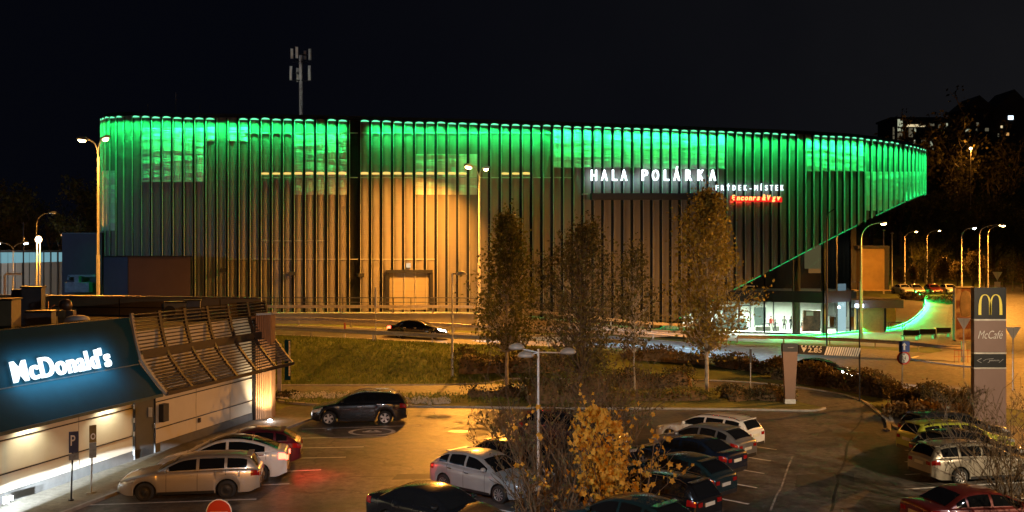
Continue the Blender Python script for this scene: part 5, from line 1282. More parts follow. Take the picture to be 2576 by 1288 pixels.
x,y,z,h = bylamp(247,72,352); street_lamp('tall double headed lamp post with orange lit heads left of the arena', x, y, z, h, [(-.75,0),(.45,-.35)], power=6000, s=1.2, aim=(.1,-.6,-1), cone=150)
x,y,z,h = bylamp(1205,86.5,422); street_lamp('tall double headed orange street lamp in front of the arena middle', x, y, z, h, [(-.55,-.5),(.35,.6)], power=9000, s=1.3, aim=(-.5,-.45,-1), cone=120)
slight('street_lamp_light', (x,y-1.2,z+h-.3), (-.02,-1,-.62), 27000, SOD, 92, .6, .16)
alight('street_lamp_wash', (x-.9,y-1.2,z+h-.3), (-6.5,4.2,-10), 1.2, 1.2, 3600, SOD, 105)
x,y,z,h = bylamp(2167,101,562); street_lamp('single armed orange street lamp in front of the ticket kiosk', x, y, z, h, [(1.75,-.2)], power=9000, s=1.2, rise=1.6, aim=(.1,.25,-1), cone=165)
G_ = 'street lamps beyond the plaza'
far_l = [(2485,132,568,[(1.6,-.2)],'twin armed tall far lamp behind the totem with its head to the right',18000),(2464,140,566,[(2.6,0)],'tall far lamp just left of the twin armed one with long arm',18000),(2419,136,574,[(1.4,0)],'tall far lamp above the billboard',0),(2332,180,580,[(1.9,0)],'far lamp above the red car of the distant car park',14000),(2276,185,583,[(1.8,0)],'far lamp right of the ochre stair tower',8000)]
for px, Y, pt, arms, lab, pw in far_l:
    x,y,z,h = bylamp(px,Y,pt); street_lamp(lab, x,y,z,h,arms, lens=M_sodium if pw else M_led, power=pw, group=G_, r0=.1)
for px, Y, pt, lab in ((2223,150,580,'headless grey pole left of the far lamps above the stair tower'),(2244,152,588,'second headless grey pole right of the first above the stair tower')):
    x,y,z,h = bylamp(px,Y,pt); o = thing('lamp_pole', lab, 'pole', (x,y,z), 0, G_); d = MB(); d.tube([(0,0,0),(0,0,h)], [.12,.08], 8); d.build('pole', M_polew, o); d = MB(); d.lathe([(0,h),(.22,h),(.25,h+.15),(0,h+.25)]); d.build('cap', M_galv, o)
# left background lamps
x,y,z,h = bylamp(92,110,536); street_lamp('slim unlit street lamp with arm to the right at far left', x,y,z,h,[(1.6,0)], lens=M_off, group='lamps at far left', r0=.08, m=M_galv)
x,y,z,h = bylamp(97,100,604); o = thing('globe_lamp', 'short pole with a glowing orange globe at far left', 'street lamp', (x,y,z), 0, 'lamps at far left'); d = MB(); d.tube([(-.15,0,0),(-.15,0,h)], .05, 8); d.tube([(.15,0,0),(.15,0,h)], .05, 8); d.build('pole', M_polew, o); d = MB(); d.lathe([(0,h-.3),(.28,h-.15),(.33,h+.1),(.2,h+.35),(0,h+.42)]); d.build('globe', emit('globe_lit', (1,.62,.3), 10), o); plight('globe_light', (x,y-.6,z+h), 15000, SOD, .3)
x,y,z,h = bylamp(33,112,612); street_lamp('short double armed white lamp in front of the lit low hall', x,y,z,h,[(-1.3,0),(1.1,0)], lens=M_led, group='lamps at far left', r0=.07, m=M_galv, rise=.8)
x,y,z,h = bylamp(59,90,560); o = thing('thin_mast', 'thin dark mast at far left beside the globe lamp', 'mast', (x,y,z)); d = MB(); d.tube([(0,0,0),(0,0,h)], [.08,.05], 8); d.build('pole', M_black, o)
x,y,z,h = bylamp(12,60,689,4.0); o = thing('pipe_outlet', 'white bent flue pipe above the roof at the left edge', 'flue', (x,y,z)); d = MB(); d.tube([(0,0,-1),(0,0,h-.1),(.08,0,h),(1.0,0,h)], .07, 8); d.build('pipe', M_white, o)
# parking lamps
x,y,z,h = bylamp(1138,67.2,687,gh(-4,67.2)); o = thing('parking_lamp', 'slim parking lamp with one unlit angled head on the grass bank', 'lamp post', (x,y,z), 0, 'parking lamps')
d = MB(); d.tube([(0,0,0),(0,0,2.6),(0,0,2.65),(0,0,h)], [.09,.09,.06,.055], 10); d.build('pole', M_galv, o)
d = MB(); d.beam((0,0,h-.05),(.55,-.1,h-.05),.07,.07); d.build('arm', M_black, o); d = MB(); d.lathe([(.02,.16),(.16,.14),(.36,0),(.38,-.06),(.3,-.1),(0,-.12)], (.62,-.15,h-.02), 'z', 18); d.build('lamp_head', M_polew, o)
zt = Z_at(878,31.4); x = X_at(1354,31.4); o = thing('parking_lamp', 'thin white parking lamp with round disc heads in front of the bare shrub', 'lamp post', (x,31.4,0), 0, 'parking lamps')
d = MB(); d.tube([(0,0,0),(0,0,zt)], [.045,.035], 10); d.build('pole', mat('pole_grey', (.45,.44,.42), .5, .1, var=.3, scale=4), o)
for dx, dy, dz_, in ((-.68,.25,.02),(-.40,-.3,-.18),(.95,.2,-.12)):
    d = MB(); d.beam((0,0,zt-.1),(dx,dy,zt+dz_-.02), .035, .035); d.build('arm', M_galv, o)
    d = MB(); d.lathe([(.0,.15),(.1,.14),(.22,.08),(.26,0),(.22,-.05),(0,-.07)], (dx,dy,zt+dz_), 'z', 20); d.build('lamp_head', mat('head_grey', (.26,.25,.22), .4, var=.1), o)
# slim masts
for px, Y, pt, pb, lab, m, r_ in ((2080,84.5,548,880,'tall thin dark mast in front of the lobby glass',M_black,.075),(1888,58.5,876,1016,'thin grey post with dark tip on the verge',M_galv,.035),(945,73.2,722,862,'thin post with a narrow blue grey sign on the bank edge',M_galv,.035)):
    x = X_at(px,Y); z = gh(x,Y); h = Z_at(pt,Y)-z; o = thing('thin_post', lab, 'post', (x,Y,z)); d = MB(); d.tube([(0,0,0),(0,0,h)], r_, 8); d.build('pole', m, o)
    if px == 945: d = MB(); d.box((0,-.05,h-.75), (.1,.5,1.5)); d.build('sign_plate', mat('plate_bluegrey', (.28,.29,.38), .5, .2), o)
    if px == 1888: d = MB(); d.box((0,-.04,h-.45), (.12,.06,.8)); d.build('sign_plate', M_dark, o)
    if px == 2080:
        d = MB(); d.tube([(0,0,h),(.15,-.1,h+.45),(.6,-.2,h+.75)], .05, 8); d.build('arm', m, o)
x = X_at(885,75.2); o = thing('marker_post', 'small orange and white road marker post behind the guardrail', 'marker post', (x-.6,75.6,gh(x,75.6))); d = MB(); d.box((0,0,.55), (.14,.08,1.1)); d.build('post', mat('marker_orange', (.5,.12,.05), .5), o); d = MB(); d.box((0,-.05,.2), (.145,.03,.35)); d.build('band', M_white, o)

# ---------------------------------------------------------------- guardrails and railings
def guardrail(label, pts, h=.75, post=4.0, m=None, pr=.06, both=False):
    P = densify(smooth_line(pts, 8), 1.0); o = thing('guardrail', label, 'guardrail', (P[0].x,P[0].y,gh(P[0].x,P[0].y)))
    d = MB(); rows = []
    for i, p in enumerate(P):
        a = P[max(i-1,0)]; b = P[min(i+1,len(P)-1)]; t = (b-a).normalized(); n = Vector((t.y,-t.x,0)); z = gh(p.x,p.y)
        pr_ = [(.0,h),(.05,h-.03),(.05,h-.09),(.0,h-.14),(.0,h-.18),(.05,h-.23),(.05,h-.29),(.0,h-.32)]
        rows.append([Vector((p.x,p.y,z+zz))+n*q for q, zz in pr_])
    d.grid(rows, True); d.build('rail', m or M_galv, o, True)
    acc = 0; last = None; k = 0
    for i, p in enumerate(P):
        if last is None or (p-last).length >= post:
            last = p; d = MB(); z = gh(p.x,p.y); d.box((p.x,p.y+.07,z+h/2-.08), (.10,.08,h-.05)); d.build('post', m or M_galv, o, True); k += 1
    return o
guardrail('galvanised guardrail along the near edge of the raised road above the grass bank', [(-24,73.9),(-17,73.8),(-8,73.2),(0,73.5),(5,74.2),(10,74.6)], .78, 4.0)
guardrail('guardrail along the far side of the raised road', [(-40,85.3),(-17,84.9),(-8,84.9),(0,85.3),(8,87.1),(15,89.6),(20,92.6)], .75, 4.0, mat('rail_warm', (.4,.37,.32), .5, .5))
guardrail('long guardrail between the lobby plaza and the road', [(21.5,95),(26,95.2),(31,92.6),(35,89.2),(36.8,85.6),(38.5,84.8)], .78, 4.0, mat('rail_dull', (.2,.17,.13), .6, .4))
# retaining strip with railing between far road edge and arena
wl = [(-44,87.3),(-17,87.2),(-8,87.1),(0,87.9),(8,89.6),(15,92),(19,94)]
P = densify(smooth_line(wl, 8), 1.0); o = thing('retaining_wall', 'low concrete wall along the road below the arena facade', 'wall', (P[0].x,P[0].y,2.4)); d = MB()
def wz(p): return lerp(3.35, 1.3, S(-6, 19, p.x))
for a, b in zip(P, P[1:]): d.beam(Vector((a.x,a.y,(wz(a)+1)/2)), Vector((b.x,b.y,(wz(b)+1)/2)), .3, wz(a)-1)
d.build('wall', mat('wall_conc', (.33,.29,.23), .8, var=.2, scale=.7, bump=.15), o, True)
d = MB()
for a, b in zip(P, P[1:]): d.beam(Vector((a.x,a.y,wz(a)+.035)), Vector((b.x,b.y,wz(b)+.035)), .42, .07)
d.build('coping', mat('wall_coping', (.42,.38,.32), .7, var=.15), o, True)
o = thing('guardrail', 'upper guardrail standing on the low concrete wall below the arena', 'guardrail', (P[0].x,P[0].y,3.4)); d = MB()
for a, b in zip(P, P[1:]):
    d.beam(Vector((a.x,a.y+.1,wz(a)+.62)), Vector((b.x,b.y+.1,wz(b)+.62)), .06, .26)
d.build('rail', mat('rail_warm2', (.42,.38,.32), .5, .5), o, True)
for p in P[::4]: d = MB(); d.box((p.x,p.y+.16,wz(p)+.35), (.1,.08,.7)); d.build('post', M_galv, o, True)
P2 = [p + Vector((0,1.1,0)) for p in P]; o = thing('railing', 'dark two bar railing in front of the arena facade', 'railing', (P2[0].x,P2[0].y,3.4)); d = MB()
for a, b in zip(P2, P2[1:]):
    for zz in (1.35,.95,.62): d.beam(Vector((a.x,a.y,wz(a)+zz)), Vector((b.x,b.y,wz(b)+zz)), .05, .06 if zz < 1.3 else .09)
d.build('bar', mat('rail_dark', (.09,.09,.11), .5, .4), o, True)
for p in P2[::2]: d = MB(); d.box((p.x,p.y+.05,wz(p)+.45), (.07,.07,1.9)); d.build('post', M_black, o, True)
d = MB(); rows = [[Vector((p.x,p.y+.15,wz(p)-.02)), Vector((p.x,p.y+3.5,wz(p)-.02))] for p in P]; d.grid(rows, False); struct(d.build('pavement', M_plaza))

# ---------------------------------------------------------------- signs
def post_sign(name, label, px, py_base, z0=0.0, cat='road sign'):
    p = W(px, py_base, z0); o = thing(name, label, cat, tuple(p)); return o, p
def disc(mb, c, r, n=28, y=0.0):
    mb.add([Vector((c[0]+math.cos(2*PI*k/n)*r, y, c[1]+math.sin(2*PI*k/n)*r)) for k in range(n)] + [Vector((c[0]+math.cos(2*PI*k/n)*r, y+.012, c[1]+math.sin(2*PI*k/n)*r)) for k in range(n)], [list(range(n)), list(range(n,2*n))[::-1]] + [[k,(k+1)%n,n+(k+1)%n,n+k] for k in range(n)], False)
M_signred = mat('road_sign_red', (.5,.03,.02), .4, var=.05); M_signblue = mat('sign_blue', (.02,.07,.32), .4, var=.05); M_signwhite = mat('sign_white', (.75,.75,.72), .45, var=.04)
# blue arrow and 2.4 t weight... height disc
o, p = post_sign('traffic_sign', 'blue upward arrow sign above a round red rimmed 2.4 m limit sign', 2268, 1016)
Y = p.y; zz = lambda py: Z_at(py, Y); s_ = Y/F
d = MB(); d.tube([(0,0,0),(.08,0,zz(858))], .035, 8); d.build('pole', M_galv, o)
d = MB(); d.box((.13,-.05,(zz(859)+zz(884))/2), (27*s_,.03,27*s_)); b = d.build('arrow_plate', M_signblue, o)
d = MB(); c = (.13,(zz(859)+zz(884))/2); a = 8*s_
d.poly(*[Vector((c[0]+u*a, -.069, c[1]+v*a)) for u, v in ((0,1.25),(-.75,.35),(.75,.35))]); d.box((c[0],-.068,c[1]-.35*a), (.55*a,.006,1.5*a)); d.build('arrow', M_signwhite, b)
c = (.1, zz(900.5)); d = MB(); disc(d, c, 17*s_, 28, -.06); b = d.build('limit_disc', M_signred, o)
d = MB(); disc(d, c, 12.6*s_, 28, -.075); d.build('face', M_signwhite, b)
d = MB(); put_text(d, '2,4', .3, (c[0],-.085,c[1]-.10), (1,0,0), (0,0,1), .0, .003, width=9.5*s_, center=True); put_text(d, 'm', .1, (c[0],-.085,c[1]-.17), (1,0,0), (0,0,1), .006, .003, center=True)
for sg in (1,-1): d.poly(*[Vector((c[0]+u*4*s_, -.084, c[1]+sg*(11.5-v*3.5)*s_)) for u, v in ((-1,0),(1,0),(0,1))])
d.build('figures', M_dark, b)
# parking signs at the restaurant wall
o, p = post_sign('parking_sign', 'dark blue parking sign with white P on a dark post before the cream wall', 179, 1269)
Y = p.y; zz = lambda py: Z_at(py, Y); s_ = Y/F; d = MB(); d.tube([(0,0,.1),(.07,0,zz(1088))], .03, 8); d.build('pole', M_black, o)
d = MB(); d.box((.1,-.04,(zz(1085)+zz(1138))/2), (22*s_,.03,53*s_), .5); b = d.build('plate', mat('plate_navy', (.02,.04,.12), .4), o)
R3 = Vector((math.cos(.5), math.sin(.5), 0)); n3 = Vector((math.sin(.5),-math.cos(.5),0))
d = MB(); put_text(d, 'P', .5, Vector((.1,-.04,zz(1120)))+n3*.022 - R3*.02, R3, (0,0,1), .005, .004, height=26*s_, width=11*s_, center=True); d.build('letter', M_signwhite, b)
d = MB(); d.box((.1,-.04,(zz(1140)+zz(1157))/2), (22*s_,.03,16*s_), .5); d.build('lower_plate', mat('plate_grey', (.2,.23,.27), .4, var=.4, scale=9), o)
d = MB(); d.cyl((0,0,.1), .09, .08, 10); d.build('foot', M_black, o)
o, p = post_sign('parking_sign', 'narrow yellow and grey info sign on a light post right of the blue P sign', 229, 1250)
Y = p.y; zz = lambda py: Z_at(py, Y); s_ = Y/F; d = MB(); d.tube([(0,0,.1),(.06,0,zz(1078))], .03, 8); d.build('pole', M_galv, o)
d = MB(); d.box((.08,-.04,(zz(1069)+zz(1112))/2), (17*s_,.03,43*s_), .75); b = d.build('plate', mat('plate_ochre', (.22,.16,.03), .45), o)
R3 = Vector((math.cos(.75), math.sin(.75), 0)); n3 = Vector((math.sin(.75),-math.cos(.75),0))
d = MB(); c0 = Vector((.08,-.04,zz(1097)))+n3*.022
for k in range(16):
    t0, t1 = 2*PI*k/16, 2*PI*(k+1)/16; d.poly(*[c0 + R3*math.cos(t)*q + Vector((0,0,math.sin(t)*q*1.3)) for t, q in ((t0,.05),(t1,.05),(t1,.085),(t0,.085))])
d.build('ring', M_signwhite, b)
d = MB(); d.box((.08,-.04,(zz(1113)+zz(1151))/2), (17*s_,.03,38*s_), .75); d.build('lower_plate', mat('plate_bluegrey2', (.22,.27,.3), .4, var=.3, scale=9), o)
d = MB(); d.cyl((0,0,.1), .16, .06, 12); d.build('foot', M_conc, o)
# no entry sign at the bottom edge
Y = 26.0; x = X_at(551,Y); zc = Z_at(1288,Y); o = thing('no_entry_sign', 'red round no entry sign cut by the bottom edge before the silver estate', 'road sign', (x,Y,0))
d = MB(); d.tube([(0,.05,0),(0,.05,zc+.2)], .035, 8); d.build('pole', M_galv, o); d = MB(); disc(d, (0,zc), .335, 32, 0); b = d.build('rim', M_signwhite, o)
d = MB(); disc(d, (0,zc), .31, 32, -.012); b2 = d.build('disc', mat('sign_orange_red', (.5,.045,.015), .4, var=.05), o); d = MB(); d.box((0,-.016,zc-.05), (.46,.006,.12)); d.build('bar', M_signwhite, o)
# height limit gate
o, p = post_sign('height_bar', 'brown tapered pillar carrying a black and white striped 2.85 height bar', 1986, 1019, 0, 'height barrier')
Y = p.y; zz = lambda py: Z_at(py, Y); s_ = Y/F
d = MB(); zt, zb = zz(884), .35; wt, wb = 37*s_, 24*s_
d.add([Vector((sx_*w/2, sy*.16, z)) for z, w in ((zb,wb),(zt,wt)) for sx_, sy in ((-1,-1),(1,-1),(1,1),(-1,1))], [[0,1,5,4],[1,2,6,5],[2,3,7,6],[3,0,4,7],[4,5,6,7],[3,2,1,0]], False)
d.build('pillar', mat('pillar_brown', (.2,.125,.09), .5, .1, var=.06), o)
d = MB(); d.box((0,0,.17), (.62,.36,.36)); d.build('base', M_galv, o)
d = MB(); d.box((0,0,zz(874)), (38*s_,.36,20*s_)); cb = d.build('cap', M_black, o)
d = MB(); d.box((0,-.185,zz(874)), (.3,.006,.03), 0); d.box((.12,-.186,zz(873)), (.2,.006,.02)); d.build('cap_mark', mat('grey_mark', (.3,.3,.32), .5), cb)
d = MB(); x0, x1 = 20*s_, 195*s_; z0a, z0b = zz(867), zz(884); zl, zr_ = (zz(866)+zz(891))/2, (zz(883)+zz(899))/2
A = Vector((x0,-.1,zl)); B = Vector((x1,1.2,zr_)); bh = .5
d.beam(A, B, .1, bh); bar = d.build('bar', M_black, o)
uu = (B-A).normalized(); vv = Vector((0,0,1)); vv = (vv-uu*uu.z).normalized(); nn = uu.cross(vv)
if nn.y > 0: nn = -nn
d = MB(); put_text(d, '2.85', .34, A+uu*.62-vv*.13+nn*.056, uu, vv, .006, .002, width=.92, height=.27); d.poly(*[A+uu*q+vv*w+nn*.056 for q, w in ((.18,.13),(.36,-.15),(.54,.13))])
d.build('figures', mat('bar_figures', (.6,.56,.45), .5), bar)
d = MB(); Lb = (B-A).length
for k in range(15):
    q = 1.72 + k*(Lb-1.95)/14
    d.poly(*[A+uu*(q+dq)+vv*w+nn*.054 for dq, w in ((0,-.245),(.11,-.245),(.27,.245),(.16,.245))])
for k in range(6): d.poly(*[A+uu*(.15+k*.25+dq)+vv*w+nn*.054 for dq, w in ((0,.17),(.09,.17),(.13,.245),(.04,.245))])
d.build('stripe', mat('bar_white', (.68,.66,.6), .5), bar)
d = MB(); d.tube([(x1+.02,1.25,0),(x1+.02,1.25,zz(895)+.5)], .05, 8); d.build('end_post', M_black, o)
d = MB(); xq = x1+.03; d.tube([(xq,1.3,zr_),(xq,1.3,Z_at(709,Y+1.3)),(xq-.5,1.3,Z_at(709,Y+1.3))], .04, 6); d.build('frame_tube', M_black, o)
# brand totem
Y = 47.0; x = X_at(2486,Y); s_ = Y/F; zz = lambda py: Z_at(py, Y); o = thing('brand_totem', 'tall square sign totem with a yellow arched M on black and brown panels', 'totem sign', (x,Y,0)); w = 80*s_
d = MB(); d.box((0,.05,zz(722)/2), (w-.06,.34,zz(722)-.04)); d.build('core', mat('totem_core', (.16,.14,.12), .5, .3), o)
M_tb = mat('totem_brown', (.21,.135,.115), .35, .1, var=.08, scale=.8); M_tk = mat('totem_black', (.012,.014,.016), .3, var=.1)
def tp(py0, py1, name, m): q = MB(); q.box((0,-.05,(zz(py0)+zz(py1))/2), (w,.3,(py1-py0)*s_-.05)); return q.build(name, m, o)
t1 = tp(722,803,'logo_panel',M_tk); t2 = tp(805,886,'cafe_panel',M_tb); t3 = tp(889,924,'direction_panel',M_tk); t4 = tp(926,1078,'lower_panel',M_tb)
d = MB()
for py in (804,887.5,925): d = MB(); d.box((0,-.06,zz(py)), (w+.03,.31,.06)); d.build('panel_trim', mat('totem_trim', (.5,.47,.42), .35, .7), o)
# the yellow double arch
d = MB(); zb_ = zz(791.5); zt_ = zz(740); hw_ = 30*s_
def archband(xl, xc, xr, left_full=True):
    pts = []
    n = 26
    for k in range(n+1):
        t = k/n; xx = lerp(xl, xr, t); u = (xx-(xl+xr)/2)/((xr-xl)/2); pts.append((xx, 1-abs(u)**2.5))
    return pts
def arch(xa, xb, wo, wi, inner_on_right):
    n = 40; out = []; inn = []
    for k in range(n+1):
        t = PI - PI*k/n; c, s2 = math.cos(t), math.sin(t); e = lambda v, q: math.copysign(abs(v)**q, v)
        xc = (xa+xb)/2; R = (xb-xa)/2
        out.append((xc + R*e(c,.9), s2**.55)); 
        wl_ = wo if c < 0 else wi; ww = lerp(.55, 1, abs(c))*lerp(wl_, wl_, 1)
        inn.append((xc + (R-ww)*e(c,.9), (s2**.55)*.955))
    return out, inn
for xa, xb, wo, wi in ((-hw_, .042*1.0, .135, .10),(-.042*1.0, hw_, .10, .135)):
    ou, inn = arch(xa, xb, wo, wi, True); H_ = zt_-zb_
    for k in range(len(ou)-1):
        q = [Vector((a, -.215, zb_+b*H_)) for a, b in (ou[k],ou[k+1],inn[k+1],inn[k])]; d.poly(*q)
d.build('arches', mat('arch_yellow', (.95,.8,.1), .4, var=.04), t1)
d = MB(); put_text(d, 'McCafé', .4, (0,-.215,zz(851)), (1,0,0), (0,0,1), -.004, .004, width=62*s_, center=True, shear=.35, height=20*s_); d.build('lettering', mat('cafe_white', (.72,.7,.68), .5), t2)
d = MB()
def stroke(pts, wd=.02): 
    for a, b in zip(pts, pts[1:]): d.beam(Vector((a[0],-.212,a[1])), Vector((b[0],-.212,b[1])), wd, wd)
zc = zz(906); stroke([(-.42,zc+.1),(-.62,zc),(-.42,zc-.1)], .022); stroke([(-.34,zc-.02),(-.2,zc+.06),(-.05,zc+.08),(.15,zc+.1)], .018); stroke([(-.12,zc-.1),(-.05,zc-.06),(-.02,zc+.02)], .018)
for k in range(7): stroke([(-.05+k*.07,zc-.02),(-.03+k*.07,zc+.04),(0+k*.07,zc-.02)], .016)
stroke([(.4,zc-.1),(.5,zc-.02),(.6,zc+.06)], .014); d.build('drawing', mat('grey_ink', (.34,.34,.34), .5), t3)
# billboard behind the totem
Y = 78.0; x = X_at(2424,Y); zz = lambda py: Z_at(py,Y); s_ = Y/F; o = thing('billboard', 'tall poster billboard with reddish picture and pale frame left of the totem', 'billboard', (x,Y,0)); zlo, zhi = zz(856), zz(722)
m, n, out = nt('poster_print'); b = N(n,'ShaderNodeBsdfPrincipled', Roughness=.35); tc = N(n,'ShaderNodeTexCoord'); nz = N(n,'ShaderNodeTexNoise'); nz.inputs['Scale'].default_value = .9; nz.inputs['Detail'].default_value = 6; cr = N(n,'ShaderNodeValToRGB'); e = cr.color_ramp.elements
e[0].position = .3; e[0].color = (.03,.02,.02,1); e[1].position = .75; e[1].color = (.09,.08,.07,1); q = e.new(.48); q.color = (.045,.014,.008,1); q = e.new(.58); q.color = (.12,.09,.08,1)
n.links.new(tc.outputs['Object'], nz.inputs['Vector']); n.links.new(nz.outputs['Fac'], cr.inputs[0]); n.links.new(cr.outputs[0], b.inputs['Base Color']); n.links.new(b.outputs[0], out.inputs[0])
d = MB(); d.box((0,0,(zlo+zhi)/2), (46*s_,.25,zhi-zlo)); d.build('poster', m, o)
d = MB(); wq = 23.5*s_
for sx_ in (-1,1): d.box((sx_*wq,-.02,(zlo+zhi)/2), (.1,.36,zhi-zlo+.1))
for zq in (zlo,zhi): d.box((0,-.02,zq), (2*wq+.1,.36,.1))
d.build('frame', mat('billboard_frame', (.2,.18,.15), .4, .5), o)
d = MB(); d.box((0,-.135,zz(812)), (45*s_,.012,28*s_)); d.build('poster_red_field', mat('poster_red', (.05,.014,.008), .4, var=.4, scale=1.2), o)
d = MB(); d.lathe([(0,-1.0),(.3,-.9),(.42,-.3),(.4,.4),(.3,.9),(0,1.1)], (0,0,0), 'z', 16); d.v = [(p[0]*1.1+.1, -.13+p[1]*.02, zz(765)+p[2]) for p in d.v]; d.build('poster_figure', mat('poster_dark', (.05,.035,.03), .5, var=.6, scale=2), o)
d = MB(); d.box((0,0,zlo/2), (.3,.2,max(.1,zlo))); d.build('post', M_galv, o)
d = MB()
for k in range(7): d.box((-.9+k*.35,-.4,.55), (.03,.03,1.1))
for zq in (.55,1.05): d.box((.15,-.4,zq), (2.2,.035,.035))
o = tag(d.build('low_fence', mat('fence_red', (.22,.06,.03), .6), None, loc=(0,0,0)), 'low reddish bar fence at the foot of the poster billboard', 'fence'); o.location = (x,Y,gh(x,Y))
# give way signs
def giveway(label, px, py_top, Y, w, back=False):
    x = X_at(px,Y); z0 = gh(x,Y); zt = Z_at(py_top,Y); o = thing('give_way_sign', label, 'road sign', (x,Y,z0), 0, 'give way signs'); h = zt-z0
    d = MB(); d.tube([(0,.03,0),(0,.03,h-.05)], .035, 8); d.build('pole', M_galv, o)
    a = w/2; d = MB(); d.add([(-a,0,h),(a,0,h),(0,0,h-w*.87),(-a,.02,h),(a,.02,h),(0,.02,h-w*.87)], [[0,1,2],[3,5,4],[0,3,4,1],[1,4,5,2],[2,5,3,0]], False); b = d.build('plate', M_signred if not back else M_signwhite, o)
    if not back: d = MB(); q = .8; cz = h-w*.30; d.poly(*[Vector((vx*q,-.012,cz+(vz-cz)*q)) for vx, vz in ((-a,h),(a,h),(0,h-w*.87))]); d.build('face', M_signwhite, b)
    return o
giveway('pale give way sign on a thin post between the billboard and the totem', 2425, 800, 68, .95, True)
o = giveway('far give way sign with a small plate below, right of the tall lamps', 2509, 684, 125, 1.25, True); d = MB(); h = Z_at(684,125)-gh(o.location.x,125); d.box((0,0,h-1.6), (.75,.03,.7)); d.build('lower_plate', M_signwhite, o)
giveway('give way sign half behind the bare shrub at the right edge', 2549, 823, 62, .95, True)
# benches
G_b = 'benches on the plaza'
for i, (px, py, lab) in enumerate(((2289,856,'leftmost dark bench on the plaza behind the guardrail'),(2330,853,'middle dark bench on the plaza behind the guardrail'),(2369,849,'rightmost dark bench on the plaza, nearest the billboard'))):
    p = Wg(px,py); o = thing('park_bench', lab, 'bench', (p.x,p.y,gh(p.x,p.y)), .12, G_b)
    d = MB(); d.box((0,0,.45), (1.7,.5,.06)); d.build('seat', M_black, o); d = MB(); d.box((0,-.26,.78), (1.7,.06,.5)); d.build('backrest', M_black, o)
    for sx_ in (-1,1): d = MB(); d.box((sx_*.72,0,.22), (.07,.45,.42)); d.box((sx_*.72,-.24,.6), (.05,.05,.6)); d.build('leg', M_polew, o)
p = Wg(2352,852); o = thing('litter_bin', 'slim pale post like bin between the middle and rightmost bench', 'litter bin', (p.x,p.y,gh(p.x,p.y))); d = MB(); d.lathe([(.0,0),(.16,0),(.17,.9),(.12,1.0),(.1,1.15),(0,1.18)], (0,0,0), 'z', 12); d.build('bin', M_polew, o)
# sign post pair next to the wooden corner
p = W(703,1000); o = thing('display_stele', 'pale and dark slim display posts behind the wood clad corner', 'display', (p.x,p.y,0)); d = MB(); d.box((0,0,1.6), (.22,.14,3.2)); d.build('post', mat('stele_pale', (.5,.48,.55), .35, .2), o)
d = MB(); d.box((.42,.3,2.2), (.34,.12,2.4)); d.build('screen_back', M_teal, o); d = MB(); d.box((.55,.22,2.3), (.1,.06,2.1)); d.build('screen_edge', M_clear, o)

# ---------------------------------------------------------------- people in the lobby
def person(label, x, y, hd, top, legs, hairc, pose=0, z=.07, hscale=1.0):
    me = bpy.data.meshes.new('person'); k = 1.72/1.75*hscale
    J = {'pel':(0,0,.95),'wst':(0,0,1.12),'che':(0,.0,1.36),'nek':(0,0,1.50),'hd1':(0,.01,1.58),'hd2':(0,.015,1.70)}
    V = []; E = []; R = []; ix = {}
    def add(n, p, r, par=None):
        ix[n] = len(V); V.append(Vector(p)*k); R.append(r)
        if par: E.append((ix[par], ix[n]))
    add('pel',J['pel'],(.15,.11)); add('wst',J['wst'],(.14,.10),'pel'); add('che',J['che'],(.165,.11),'wst'); add('nek',J['nek'],(.055,.055),'che'); add('hd1',J['hd1'],(.075,.085),'nek'); add('hd2',J['hd2'],(.07,.085),'hd1')
    for s_ in (1,-1):
        st = .1 if pose == 1 else .03
        n = 'R' if s_ > 0 else 'L'
        add('hp'+n,(s_*.09,0,.88),(.09,.09),'pel'); add('kn'+n,(s_*.10,.04+st*s_,.48),(.06,.06),'hp'+n); add('an'+n,(s_*.11,st*s_*1.6,.09),(.042,.042),'kn'+n); add('to'+n,(s_*.12,.15+st*s_*1.6,.04),(.04,.03),'an'+n)
        add('sh'+n,(s_*.19,0,1.42),(.06,.06),'che'); fwd = .28 if (pose == 2 and s_ > 0) else .04
        add('el'+n,(s_*.25,.02,1.14),(.045,.045),'sh'+n); add('wr'+n,(s_*.24,.06+fwd,.92+fwd*.7),(.034,.034),'el'+n); add('ha'+n,(s_*.235,.09+fwd,.83+fwd*.8),(.03,.025),'wr'+n)
    me.from_pydata([tuple(v) for v in V], E, []); o = bpy.data.objects.new('person', me); C.objects.link(o)
    mod = o.modifiers.new('skin','SKIN'); 
    for i, sv in enumerate(me.skin_vertices[0].data): sv.radius = R[i]; sv.use_root = (i == 0)
    o.modifiers.new('sub','SUBSURF').levels = 1
    dg = bpy.context.evaluated_depsgraph_get(); dg.update(); nm = bpy.data.meshes.new_from_object(o.evaluated_get(dg)); bpy.data.objects.remove(o)
    nm.name = 'person'; skin = mat('skin', (.42,.26,.18), .6, var=.05)
    nm.materials.clear()
    for m in (top, legs, skin): nm.materials.append(m)
    for p in nm.polygons:
        c = p.center/k; p.use_smooth = True
        p.material_index = 2 if (c.z > 1.5 or (c.z < .93 and abs(c.x) > .2 and c.z > .6)) else (0 if c.z > .93 else 1)
    o = bpy.data.objects.new('person', nm); C.objects.link(o); o.location = (x,y,z); o.rotation_euler = (0,0,math.radians(hd)); tag(o, label, 'person', 'people in the arena lobby')
    d = MB(); d.lathe([(0,1.80*k),(.06*k,1.785*k),(.09*k,1.73*k),(.095*k,1.66*k),(.085*k,1.60*k)], (0,-.012,0), 'z', 14); d.build('hair', hairc, o); return o
